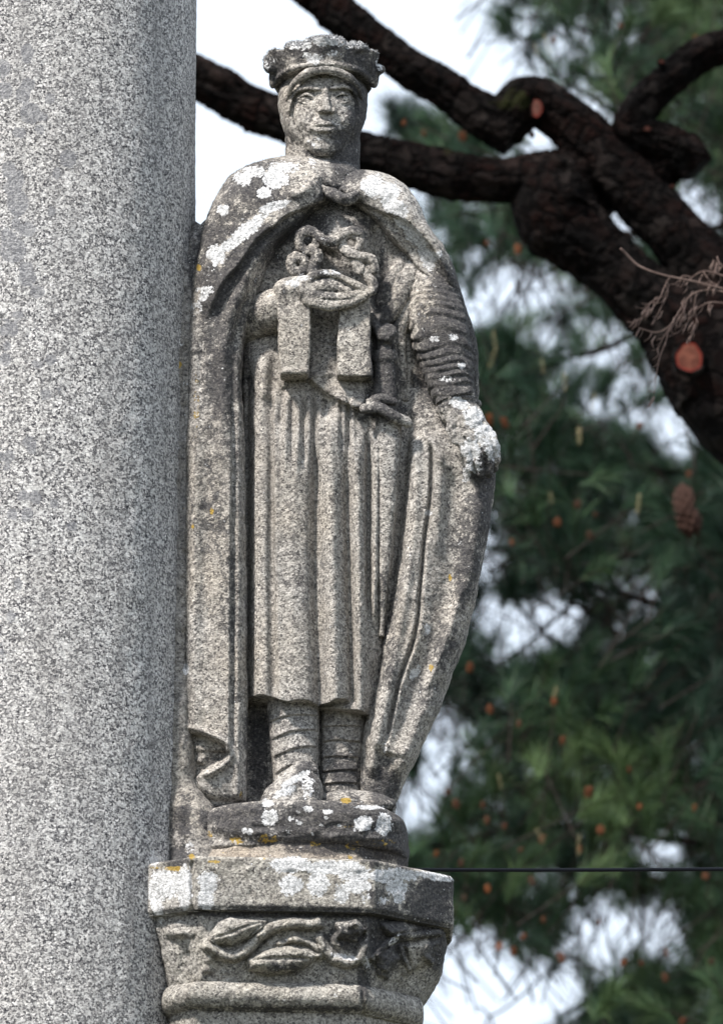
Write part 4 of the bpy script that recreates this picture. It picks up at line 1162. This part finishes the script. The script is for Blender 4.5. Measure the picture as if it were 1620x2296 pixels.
# ------------------------------------------------------------------ old pine with heavy limbs
DW = -3.6 / S
def barkr(amp):
    def f(s, th, r):
        k = r / .05
        q = np.stack(np.broadcast_arrays(np.cos(th) * 2.2 + 0 * s, np.sin(th) * 2.2 + 0 * s, s * 9), -1)
        q2 = np.stack(np.broadcast_arrays(np.cos(th) * 6 + 0 * s, np.sin(th) * 6 + 0 * s, s * 26), -1)
        q3 = np.stack(np.broadcast_arrays(np.cos(th) * 9 + 0 * s, np.sin(th) * 9 + 0 * s, s * 60), -1)
        return amp * S * (vnoise(q + 5, 1.0) * 2 + np.abs(vnoise(q2 + 9, 1.0)) * 2.0 + np.clip(np.abs(vnoise(q3 + 3, 1.0)) * 3, 0, 1) * 1.1)
    return f
trX = P(1700, 1000, DW - 100)[0]
treeA = empty('pine_tree', (trX + .1, 3.7, 0), 'old pine with thick dark twisting limbs just behind the statue, trunk off to the right', 'tree')
def limb(name, pts, rad, parent, amp=4, nseg=56, label=None, sub=10, mat=M_bark, dw=0):
    V, F = tube([(p[0], p[1], (p[2] if len(p) > 2 else 0) + DW + dw) for p in pts], [q_ * .94 for q_ in rad], 84, 22, radial=barkr(amp * 1.35))
    U, W = proj(V)
    mk = np.zeros((len(V), 4)); mk[:, 2] = splats(U, W, [(1150, 222, 40, 32, .75), (1010, 340, 50, 14, .4)], .6)
    o = link_mesh(name, V, F, mat, parent, masks=mk)
    if label: o['label'] = label
    return o
# trunk: from the ground to the fork
g0 = np.array([trX + .15, 3.7, -.05])
tp = [g0, g0 + [.03, .02, 1.5], P(2080, 1800, DW), P(1960, 1280, DW), P(1800, 1010, DW), P(1660, 880, DW), P(1580, 740, DW), P(1520, 660, DW)]
V, F = tube(tp, [.27, .25, .22, .19, .17, .155, .13, .08], 72, 14, world=True, radial=barkr(5))
link_mesh('trunk', V, F, M_bark, treeA)
limb('limb', [(1700, 760, -40), (1620, 665, 0), (1530, 545), (1440, 450), (1370, 375), (1300, 302), (1240, 250), (1185, 228), (1150, 262, 0), (1128, 300)], [90, 78, 66, 62, 58, 56, 54, 52, 50, 34], treeA, 4, label='limb arching up to the knuckle')
limb('limb', [(1160, 300), (1115, 270), (1080, 255), (1000, 206), (935, 165), (880, 127), (835, 95), (787, 58), (735, 12), (690, -25), (640, -70), (560, -150)], [48, 52, 47, 41, 41, 41, 40, 40, 40, 38, 36, 28], treeA, 4, label='straight limb slanting up across the sky')
limb('limb', [(1390, 440, -60), (1330, 405, -60), (1276, 392), (1180, 402), (1100, 405), (1000, 392), (900, 366), (808, 343), (720, 305), (620, 262), (540, 226), (435, 172), (340, 120), (200, 60)], [50, 54, 53, 50, 48, 50, 44, 41, 44, 45, 44, 43, 40, 34], treeA, 4, label='long level limb passing behind the neck')
limb('limb', [(1610, 860), (1530, 760), (1440, 662), (1360, 588), (1290, 530), (1245, 485), (1250, 440), (1290, 400)], [110, 88, 74, 68, 78, 92, 92, 56], treeA, 5, label='swollen limb rising from the fork')
limb('limb', [(1760, 60), (1640, 98), (1560, 132), (1490, 186), (1440, 238), (1412, 295), (1400, 345)], [40, 38, 38, 38, 38, 38, 30], treeA, 3, label='upper limb at the right edge')
limb('limb', [(1370, 300), (1420, 305), (1480, 325), (1530, 350), (1558, 385)], [30, 38, 40, 44, 30], treeA, 6, label='knotted dead stub')
limb('limb', [(1385, 400, 30), (1450, 400), (1500, 370), (1540, 330)], [28, 30, 28, 26], treeA, 6)
def disc(name, u, v, w, ru, rv, parent, mat, lab, tilt=.2):
    r = np.random.default_rng(int(u))
    rings = [(1.25, -6), (1.2, 9), (1.06, 13), (.98, 8), (.82, 9), (.6, 10), (.25, 10.5), (.02, 10)]
    c0 = P(u, v, w); k = S * 1.26
    Vs = []
    for q, hgt in rings:
        th = np.linspace(0, 2 * math.pi, 40, endpoint=False)
        wob = 1 + .05 * np.sin(3 * th + u) + .03 * np.sin(7 * th)
        Vs.append(np.stack([c0[0] + q * ru * wob * np.cos(th) * k, c0[1] - hgt * k + tilt * q * rv * np.sin(th) * k, c0[2] + q * rv * wob * np.sin(th) * k], -1))
    V = np.vstack(Vs)
    o = link_mesh(name, V, grid_faces(len(rings), 40), M_bark, parent)
    o.data.materials.append(mat)
    o.data.materials.append(M_rim)
    mi = np.zeros(len(o.data.polygons), np.int32); mi[40 * 3:] = 1; mi[40 * 3:40 * 4] = 2
    o.data.polygons.foreach_set('material_index', mi)
    if lab: o['label'] = lab
    return o
disc('branch_scar', 1543, 803, DW + 165, 30, 37, treeA, M_cut, 'large oval red-orange saw cut')
disc('branch_scar', 1202, 244, DW + 60, 12, 24, treeA, M_cutin, 'small pinkish saw cut on the knuckle')
for k, (u, v, s) in enumerate(((1192, 303, 5), (1449, 291, 8), (1505, 420, 6), (1480, 140, 7))):
    disc('branch_scar', u, v, DW + 50, s, s * .9, treeA, M_cutin, None)

# ------------------------------------------------------------------ foliage
GAPS = [
    (1260, 160, 90, 110, .62), (1200, 230, 50, 60, .6), (1310, 260, 70, 60, .55), (1540, 470, 70, 60, .7), (1020, 560, 70, 90, .6), (960, 290, 60, 40, .5), (1100, 320, 60, 20, .6), (1300, 740, 110, 60, .55), (1360, 860, 90, 60, .6), (1430, 820, 60, 60, .6), (1150, 1400, 110, 60, .6), (1010, 1690, 60, 90, .6), (1400, 2090, 130, 60, .6), (1120, 2110, 90, 30, .5), (900, 1900, 20, 20, .3),  # open sky seen between the clumps: u v ru rv strength angle
    (800, 150, 390, 330), (1000, -80, 150, 150), (560, -80, 400, 260), (600, 500, 200, 300), (1045, 110, 100, 190), (1110, 200, 60, 110, .9), (1000, 470, 30, 40, .5), (970, 530, 40, 70, .6), (1010, 640, 60, 50, .9), (1110, 640, 110, 48, .97, -.15), (1060, 700, 50, 26, .8), (1230, 650, 50, 50, .7), (1220, 720, 60, 26, .6),
    (1330, 830, 60, 46, .6), (1400, 780, 40, 30, .45), (1270, 870, 30, 36, .4), (1512, 955, 46, 56, 1), (1440, 930, 40, 26, .6), (1580, 940, 26, 30, .5), (1400, 560, 26, 60, .8), (1370, 480, 20, 40, .7), (1540, 490, 60, 44, .65), (1590, 430, 40, 40, .4),
    (1240, 120, 46, 70, .6), (1290, 230, 50, 44, .65), (1380, 80, 40, 40, .4), (1250, 300, 40, 30, .6), (1230, 330, 50, 22, .8), (1480, 290, 30, 30, .6), (1180, 130, 40, 60, .6), (1330, 170, 40, 30, .4),
    (1095, 1200, 18, 60, .8), (1095, 1260, 24, 44, .7), (1220, 1390, 90, 56, .85, -.4), (1120, 1420, 60, 50, .75), (1060, 1390, 30, 44, .7), (1290, 1340, 40, 20, .4), (1400, 1300, 40, 22, .4), (1430, 1370, 20, 14, .5),
    (985, 1655, 34, 60, 1), (1030, 1740, 40, 40, .6), (920, 1800, 54, 56, 1), (960, 1780, 30, 30, .6), (1470, 1905, 34, 34, .7), (1540, 1890, 50, 20, .4),
    (1060, 2230, 190, 110, 1), (960, 2120, 60, 40, .9), (1180, 2240, 120, 70, .97), (1260, 2160, 40, 40, .6), (1340, 2060, 70, 60, .75), (1440, 2080, 90, 56, .85), (1330, 2150, 60, 40, .6), (1500, 2050, 40, 40, .6), (1080, 2090, 60, 20, .5),
]
def gapmap(u, v):
    g = np.zeros(u.shape)
    for s in GAPS:
        st = s[4] if len(s) > 4 else 1.0
        an = s[5] if len(s) > 5 else 0.0
        x, y = u - s[0], v - s[1]
        x, y = x * math.cos(an) + y * math.sin(an), -x * math.sin(an) + y * math.cos(an)
        r = np.sqrt((x / (s[2] + 20)) ** 2 + (y / (s[3] + 20)) ** 2)
        g = np.maximum(g, np.clip((1.18 - r) / .36, 0, 1) * st)
    return g

def tufts(centres, dirs, nn, length, width, seed, tone):
    """bundles of needles: every needle a bent two-quad ribbon"""
    r = np.random.default_rng(seed)
    n = len(centres)
    C = np.repeat(centres, nn, 0); D = np.repeat(dirs, nn, 0); tn_ = np.repeat(tone, nn)
    m = len(C)
    rnd = r.normal(0, 1, (m, 3))
    rnd /= np.linalg.norm(rnd, axis=1, keepdims=True)
    sp = r.uniform(.35, .95, m)[:, None]
    d = D + rnd * sp
    d /= np.linalg.norm(d, axis=1, keepdims=True)
    back = r.uniform(0, .8, m)[:, None]
    st = C - D * back * length * .9
    Ln = (length * r.uniform(.65, 1.15, m))[:, None]
    side = np.cross(d, r.normal(0, 1, (m, 3))); side /= np.linalg.norm(side, axis=1, keepdims=True) + 1e-9
    wd = width * r.uniform(.7, 1.3, m)[:, None]
    mid = st + d * Ln * .55 + np.array([0, 0, -.02]) * Ln * .5
    tip = st + d * Ln + np.array([0, 0, -.14]) * Ln
    V = np.stack([st - side * wd * .5, st + side * wd * .5, mid - side * wd * .5, mid + side * wd * .5, tip], 1).reshape(-1, 3)
    b = np.arange(m)[:, None] * 5
    Q = b + np.array([[0, 1, 3, 2]]); T = b + np.array([[2, 3, 4]])
    t = np.clip(tn_ + r.normal(0, .12, m), 0, 1)
    mk = np.zeros((m * 5, 4)); mk[:, 0] = np.repeat(t, 5)
    return V, [Q, T], mk

def twigs(a, b, r0, r1):
    """three-sided twigs from points a to points b"""
    d = b - a; d /= np.linalg.norm(d, axis=1, keepdims=True) + 1e-9
    x = np.cross(d, [0.2, .9, .3]); x /= np.linalg.norm(x, axis=1, keepdims=True) + 1e-9
    y = np.cross(d, x)
    V = []
    for p, r in ((a, r0), (b, r1)):
        for k in range(3):
            t = 2 * math.pi * k / 3
            V.append(p + r * (x * math.cos(t) + y * math.sin(t)))
    V = np.stack(V, 1).reshape(-1, 3)
    o = np.arange(len(a))[:, None] * 6
    F = np.vstack([o + np.array([[k, (k + 1) % 3, 3 + (k + 1) % 3, 3 + k]]) for k in range(3)])
    return V, [F]

def scatter(n, ub, vb, yb, seed, usegap=True, cl=.0, gs=1.04):
    r = np.random.default_rng(seed)
    u = r.uniform(*ub, n); v = r.uniform(*vb, n); y = r.uniform(*yb, n)
    p = P(u, v, -y / S)
    keep = np.ones(n, bool)
    if usegap:
        g = gapmap(u, v)
        keep &= r.random(n) > g * gs
        cn = vnoise(p, 2.0) * .6 + vnoise(p, 4.5) * .4
        keep &= cn > cl - .55 * (r.random(n))
    return p[keep], u[keep], v[keep]

# boughs of the pine behind, each traced to its trunk
treeB = empty('pine_tree', (P(1560, 1300, -8 / S)[0] + .5, 8.0, 0), 'leafy pine with long dark green needles and orange pollen cones filling the right background', 'tree')
DB = -7.6 / S
tbx = treeB.location.x
V, F = tube([(tbx, 8.0, -.05), (tbx - .1, 8.0, 2), tuple(P(1750, 1900, DB - 450)), tuple(P(1720, 1300, DB - 450)), tuple(P(1700, 700, DB - 450)), tuple(P(1690, 100, DB - 450)), tuple(P(1690, -500, DB - 450))], [.24, .21, .18, .15, .12, .08, .04], 40, 10, world=True, radial=barkr(6))
link_mesh('trunk', V, F, M_bark, treeB)
boughs = [
    [(1700, 1500), (1560, 1400), (1440, 1340), (1300, 1300), (1180, 1260), (1100, 1280)], [(1700, 1800), (1560, 1760), (1440, 1700), (1300, 1640), (1150, 1600), (1040, 1600)],
    [(1710, 2100), (1560, 2020), (1415, 1969), (1254, 2036), (1130, 2050)], [(1700, 1200), (1600, 1190), (1500, 1230), (1380, 1240), (1260, 1220), (1180, 1180)],
    [(1700, 1000), (1540, 1060), (1400, 1040), (1250, 1000), (1120, 960)], [(1690, 600), (1500, 700), (1350, 780), (1200, 800), (1080, 760)], [(1690, 300), (1560, 260), (1450, 160), (1330, 80), (1180, 30)],
    [(1690, 500), (1500, 520), (1300, 520), (1150, 500), (1010, 470)], [(1700, 1900), (1500, 1880), (1300, 1850), (1100, 1880), (960, 1900)], [(1710, 2350), (1560, 2300), (1450, 2220), (1330, 2240), (1250, 2290)],
    [(1440, 1330), (1438, 1450), (1440, 1580)], [(1415, 1969), (1440, 2010), (1442, 2090)], [(1270, 1450), (1200, 1400), (1130, 1330), (1080, 1310)], [(1300, 1330), (1230, 1400), (1180, 1450), (1110, 1490)],
    [(1690, 100), (1560, 60), (1440, -20)], [(1690, 400), (1540, 360), (1400, 260), (1250, 170)], [(1130, 600), (1060, 520), (960, 470)], [(1300, 520), (1150, 370), (1010, 310), (910, 290)],
    [(1390, 1420), (1330, 1380), (1250, 1340)], [(1480, 1250), (1360, 1330), (1260, 1420)],
]
for k, bq in enumerate(boughs):
    n_ = len(bq)
    r_ = np.linspace(9, 3, n_) if k not in (10, 11, 12, 13, 16, 18, 19) else np.linspace(4, 1.6, n_)
    z = [(-60 * (1 - i / (n_ - 1)) ** 2 * 6 if k < 10 else 0) for i in range(n_)]
    V, F = tube([(p[0] + rs.uniform(-6, 6), p[1] + rs.uniform(-6, 6), DB + z[i] + rs.uniform(-150, 150)) for i, p in enumerate(bq)], r_, 12, 8, radial=barkr(1.2))
    o = link_mesh('bough', V, F, M_twig if k == 2 else M_bark, treeB)

sets = []
tw = []
# visible foliage in three depth bands
for (n_, yb, nn, seed, cl) in ((3600, (5.6, 8.6), 104, 21, -.10), (3200, (8.6, 12.5), 66, 22, -.2), (3600, (12.5, 17), 48, 23, -.3)):
    p, u, v = scatter(int(n_ * 1.4), (420, 1960), (-260, 2520), yb, seed, True, cl, {21: 1.2, 22: 1.35, 23: 1.9}[seed])
    if seed == 21:
        re_ = np.random.default_rng(5)
        ex = []
        for (u0, v0, su, sv, k_) in ((935, 285, 38, 26, 15), (1010, 315, 40, 20, 16), (1075, 330, 26, 14, 9), (900, 262, 16, 16, 4), (1000, 470, 30, 20, 8), (1045, 560, 30, 40, 9), (1150, 40, 26, 20, 5)):
            ex.append(np.stack([re_.normal(u0, su, k_), re_.normal(v0, sv, k_), re_.uniform(5.8, 7.6, k_)], -1))
        ex = np.vstack(ex)
        p = np.vstack([p, P(ex[:, 0], ex[:, 1], -ex[:, 2] / S)]); u = np.append(u, ex[:, 0]); v = np.append(v, ex[:, 1])
    r = np.random.default_rng(seed + 50)
    d = np.stack([r.normal(0, .55, len(p)), r.normal(-.15, .5, len(p)), r.uniform(.1, 1.1, len(p))], -1)
    d /= np.linalg.norm(d, axis=1, keepdims=True)
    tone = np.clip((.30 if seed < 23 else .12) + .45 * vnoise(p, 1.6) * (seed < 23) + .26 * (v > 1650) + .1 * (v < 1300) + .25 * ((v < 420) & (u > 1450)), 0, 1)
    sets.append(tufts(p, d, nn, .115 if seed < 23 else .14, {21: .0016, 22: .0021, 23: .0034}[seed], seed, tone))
    tw.append(twigs(p - d * .28 + r.normal(0, .05, p.shape), p + d * .02, .0030, .0018))
V, F = join([(s[0], s[1]) for s in sets])
mk = np.vstack([s[2] for s in sets])
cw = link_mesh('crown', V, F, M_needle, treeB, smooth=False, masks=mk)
tag(cw, 'long needles in radiating tufts', kind='stuff')
V, F = join(tw)
tag(link_mesh('twigs', V, F, M_twig, treeB), kind='stuff')

# crown of the old pine: unseen tufts added overhead, above the frame, to shade its limbs
r = np.random.default_rng(77)
n_ = 2600
p = np.stack([r.uniform(-3.4, 3.4, n_), r.uniform(1.5, 6.5, n_), r.uniform(7.75, 10.2, n_)], -1)
uu, vv_ = proj(p)
keep = (vv_ < -330) & (vnoise(p, 1.3) > -.35)
p = p[keep]
d = np.stack([r.normal(0, .6, len(p)), r.normal(0, .6, len(p)), r.uniform(.1, 1, len(p))], -1); d /= np.linalg.norm(d, axis=1, keepdims=True)
V, F, mk = tufts(p, d, 34, .15, .0042, 78, np.full(len(p), .35))
cwa = link_mesh('crown', V, F, M_needle, treeA, smooth=False, masks=mk)  # added canopy, out of view, blocks sun from the limbs
tag(cwa, kind='stuff')
for k in range(9):
    a = P(560 + 150 * k, -150 + r.uniform(-40, 10), DW)
    V, F = tube([tuple(a), tuple(a + [r.uniform(-.3, .3), r.uniform(-.5, .5), .9]), tuple(a + [r.uniform(-.8, .8), r.uniform(-1.2, 1.2), 2.0])], [.03, .022, .01], 12, 6, world=True)
    if k in (0,): link_mesh('limb', V, F, M_bark, treeA)
V, F = tube([tuple(P(1760, 60, DW)), tuple(P(2000, -200, DW)), (P(2000, 0, DW)[0] - .3, 3.6, 8.6), (1.0, 3.4, 9.6)], [.05, .06, .05, .02], 20, 8, world=True)
link_mesh('limb', V, F, M_bark, treeA)
V, F = tube([tuple(P(1640, 880, DW)), tuple(P(1900, 500, DW)), tuple(P(1980, 100, DW)), tuple(P(1990, -200, DW))], [.12, .09, .07, .06], 30, 8, world=True, radial=barkr(4))
link_mesh('limb', V, F, M_bark, treeA)

# pollen cones and pale shoots, each a piece of the pine
def cone_mesh(name, n, L_, rad, mat, scale_r=1.0):
    r = np.random.default_rng(n)
    Vs, Fs = [], []
    ico = np.array([[0, 0, 1], [.9, 0, .3], [.28, .86, .3], [-.73, .53, .3], [-.73, -.53, .3], [.28, -.86, .3], [0, 0, -1]])
    f = [(0, 1, 2), (0, 2, 3), (0, 3, 4), (0, 4, 5), (0, 5, 1), (6, 2, 1), (6, 3, 2), (6, 4, 3), (6, 5, 4), (6, 1, 5)]
    for k in range(n):
        t = k / n; a = k * 2.399
        rr_ = rad * math.sin(math.pi * (.12 + .8 * t)) ** .7
        c = np.array([rr_ * math.cos(a), rr_ * math.sin(a), L_ * (t - .5)])
        out = np.array([math.cos(a), math.sin(a), .8])
        s = rad * .55 * r.uniform(.8, 1.2) * scale_r
        Vs.append(c + ico * s * np.array([1, 1, 1.3]) + out * s * .2); Fs.append(np.array(f) + 7 * k)
    me_o = link_mesh(name, np.vstack(Vs), [np.vstack(Fs)], mat, None)
    me = me_o.data; bpy.data.objects.remove(me_o); return me
cmn = M_cone.node_tree; cN = N(cmn)
oi = cN.new('ShaderNodeObjectInfo')
cN.lk(cN.ramp(oi.outputs['Random'], [(0, (.06, .035, .022)), (.45, (.12, .042, .018)), (.8, (.17, .055, .02)), (1, (.24, .08, .024))]), cmn.nodes['Principled BSDF'].inputs['Base Color'])
m_cone = cone_mesh('pollen_cone', 18, .026, .0085, M_cone)
m_bud = cone_mesh('shoot', 12, .05, .0045, M_bud)
m_big = cone_mesh('seed_cone', 40, .07, .024, M_wood, .8)
def z8(x, y): return (896.7 + x * .4465, 1554 + y * .4465)
def z7(x, y): return (896.7 + x * .4465, 837 + y * .4465)
cones = [z7(448, 235), z7(525, 250), z7(788, 750), z7(952, 818), z7(890, 660), z7(978, 710), z7(350, 1480), z7(772, 1650), z7(450, 1690), z7(1200, 265), z7(560, 850), z7(1448, 508)]
cones += [z8(*q) for q in ((450, 85), (595, 155), (770, 48), (815, 240), (240, 500), (280, 560), (415, 565), (435, 640), (522, 670), (180, 808), (305, 855), (710, 735), (603, 787), (900, 785), (945, 500), (1005, 690), (1200, 572), (1475, 578), (1530, 920), (1150, 385), (660, 945), (438, 985), (320, 1030), (718, 1140), (497, 1275), (568, 1300), (810, 1330), (995, 1150), (1120, 1355), (1210, 1358), (1335, 1305), (1560, 1350), (1330, 1430), (1415, 1650), (618, 1225))]
cones += [(905, 276), (1037, 307), (950, 300), (1390, 60), (1560, 90), (1500, 520), (1160, 560), (1090, 545), (1240, 90)]
rk = np.random.default_rng(9)
def put(me, name, u, v, parent, sc, y, tint=None, label=None):
    o = bpy.data.objects.new(name, me); COL.objects.link(o)
    o.parent = parent
    q = Vector(tuple(P(u, v, -y / S)))
    o.location = q - Vector(parent.location)
    sq_ = rk.uniform(.6, 1.1)
    o.rotation_euler = (rk.uniform(-.5, .5), rk.uniform(-.5, .5), rk.uniform(0, 6))
    o.scale = (sc * sq_, sc, sc * rk.uniform(.8, 1.3))
    if label: o['label'] = label
    return o
for k, (u, v) in enumerate(cones):
    put(m_cone, 'pollen_cone', u, v, treeB, rk.uniform(.45, .95), 5.25 + rk.uniform(-.15, .15))
for (u, v) in ((z7(900, 310)), (z7(825, 40)), (z7(1195, 650)), (z7(775, 1620)), (z8(500, 440)), (z7(755, 625)), (1107, 760), (1215, 820), (1297, 975), (1105, 800), (1330, 900), (1480, 690), (z8(895, 760)), (z8(700, 715)), (1200, 110), (1225, 95)):
    put(m_bud, 'shoot', u, v, treeB, rk.uniform(.8, 1.2), 5.2)
put(m_big, 'seed_cone', 1531, 1124, treeB, 1.0, 5.3)
put(m_big, 'seed_cone', 1543, 1168, treeB, 1.15, 5.3)
# little bare twig low in the bright gap
for q in ([(1071, 2257), (1085, 2265), (1098, 2277), (1130, 2262), (1165, 2235), (1190, 2215), (1214, 2188), (1250, 2165), (1290, 2120)], [(1098, 2277), (1105, 2300), (1110, 2340)], [(1098, 2277), (1088, 2296), (1085, 2320)]):
    V, F = tube([(a, b2, DB) for a, b2 in q], np.linspace(2.4, 3.0, len(q)), 8, 5)
    link_mesh('bough', V, F, M_twig, treeB)

# ------------------------------------------------------------------ bare shrub twigs reaching in at the right edge
shT = empty('bare_shrub', (P(1760, 1148, -1.6 / S)[0], 1.6, 0), 'bare pinkish-grey twigs reaching in at the right edge, in front of the pine', 'shrub')
SW = -1.6 / S
sx = shT.location.x
V, F = tube([(sx, 1.6, -.02), (sx + .04, 1.6, 1.5), (sx - .03, 1.6, 3.5), tuple(P(1740, 1100, SW)), tuple(P(1710, 760, SW)), tuple(P(1690, 640, SW))], [.022, .018, .013, .009, .006, .003], 12, 8, world=True)
link_mesh('stem', V, F, M_dry, shT)
tws = [
    ([(1390, 557), (1405, 572), (1425, 592), (1450, 605), (1480, 615), (1510, 622), (1560, 632), (1625, 648), (1700, 660)], 3.0),
    ([(1500, 622), (1490, 640), (1478, 668), (1462, 690), (1440, 712), (1430, 728)], 1.8), ([(1490, 640), (1496, 655), (1480, 690), (1470, 712)], 1.5), ([(1440, 712), (1428, 716)], 1.3), ([(1478, 668), (1460, 676), (1450, 690)], 1.2),
    ([(1625, 620), (1600, 612), (1575, 608), (1550, 622), (1535, 640)], 2.0), ([(1625, 655), (1590, 650), (1560, 655), (1540, 670), (1520, 700), (1500, 730), (1470, 745), (1430, 735)], 2.2),
    ([(1625, 680), (1590, 678), (1565, 690), (1545, 715), (1530, 745)], 1.8), ([(1560, 655), (1555, 690), (1560, 720), (1550, 750)], 1.5), ([(1540, 670), (1530, 700), (1515, 720)], 1.4), ([(1575, 608), (1590, 630), (1610, 640)], 1.6),
    ([(1625, 600), (1612, 590), (1606, 575)], 1.8), ([(1520, 700), (1500, 735), (1490, 770), (1478, 800), (1470, 840), (1465, 885)], 1.6), ([(1500, 735), (1484, 760), (1470, 790)], 1.2), ([(1550, 622), (1530, 618), (1520, 628)], 1.2),
    ([(1545, 715), (1525, 740), (1505, 752)], 1.2), ([(1700, 700), (1650, 665), (1625, 655)], 2.4), ([(1700, 720), (1660, 690), (1625, 680)], 2.2), ([(1700, 640), (1650, 622), (1625, 620)], 2.2), ([(1700, 640), (1650, 610), (1625, 600)], 2.0)]
forks = []
for q, r0 in tws[1:16]:
    qq = crom(np.array(q, float), 4)
    for _ in range(5):
        a_ = qq[rk.integers(2, len(qq))]; an_ = rk.uniform(1.3, 3.0)
        l_ = rk.uniform(12, 30)
        forks.append(([(a_[0], a_[1]), (a_[0] + l_ * .5 * math.cos(an_) + rk.uniform(-3, 3), a_[1] + l_ * .5 * math.sin(an_)), (a_[0] + l_ * math.cos(an_ + .3), a_[1] + l_ * math.sin(an_ + .3))], rk.uniform(.7, 1.1)))
for q, r0 in tws + forks:
    V, F = tube([(a, b2, SW + rk.uniform(-12, 12)) for a, b2 in q], np.linspace(r0, r0 * .55, len(q)) if q[0][0] < 1600 else np.linspace(r0, r0 * .6, len(q)), 8, 5)
    link_mesh('twig', V, F, M_dry, shT)
# hanging seed bits
sb = []
for _ in range(46):
    q = tws[rk.integers(1, 13)][0]; a = q[rk.integers(1, len(q))]
    u0, v0 = a[0] + rk.uniform(-8, 8), a[1] + rk.uniform(-4, 10)
    sb.append(tube([(u0, v0, SW), (u0 - rk.uniform(2, 8), v0 + rk.uniform(6, 14), SW + rk.uniform(-8, 8)), (u0 - rk.uniform(4, 14), v0 + rk.uniform(16, 28), SW)], [1.0, 2.2, .7], 6, 3))
V, F = join(sb)
tag(link_mesh('dry_catkins', V, F, M_dry, shT), kind='stuff')
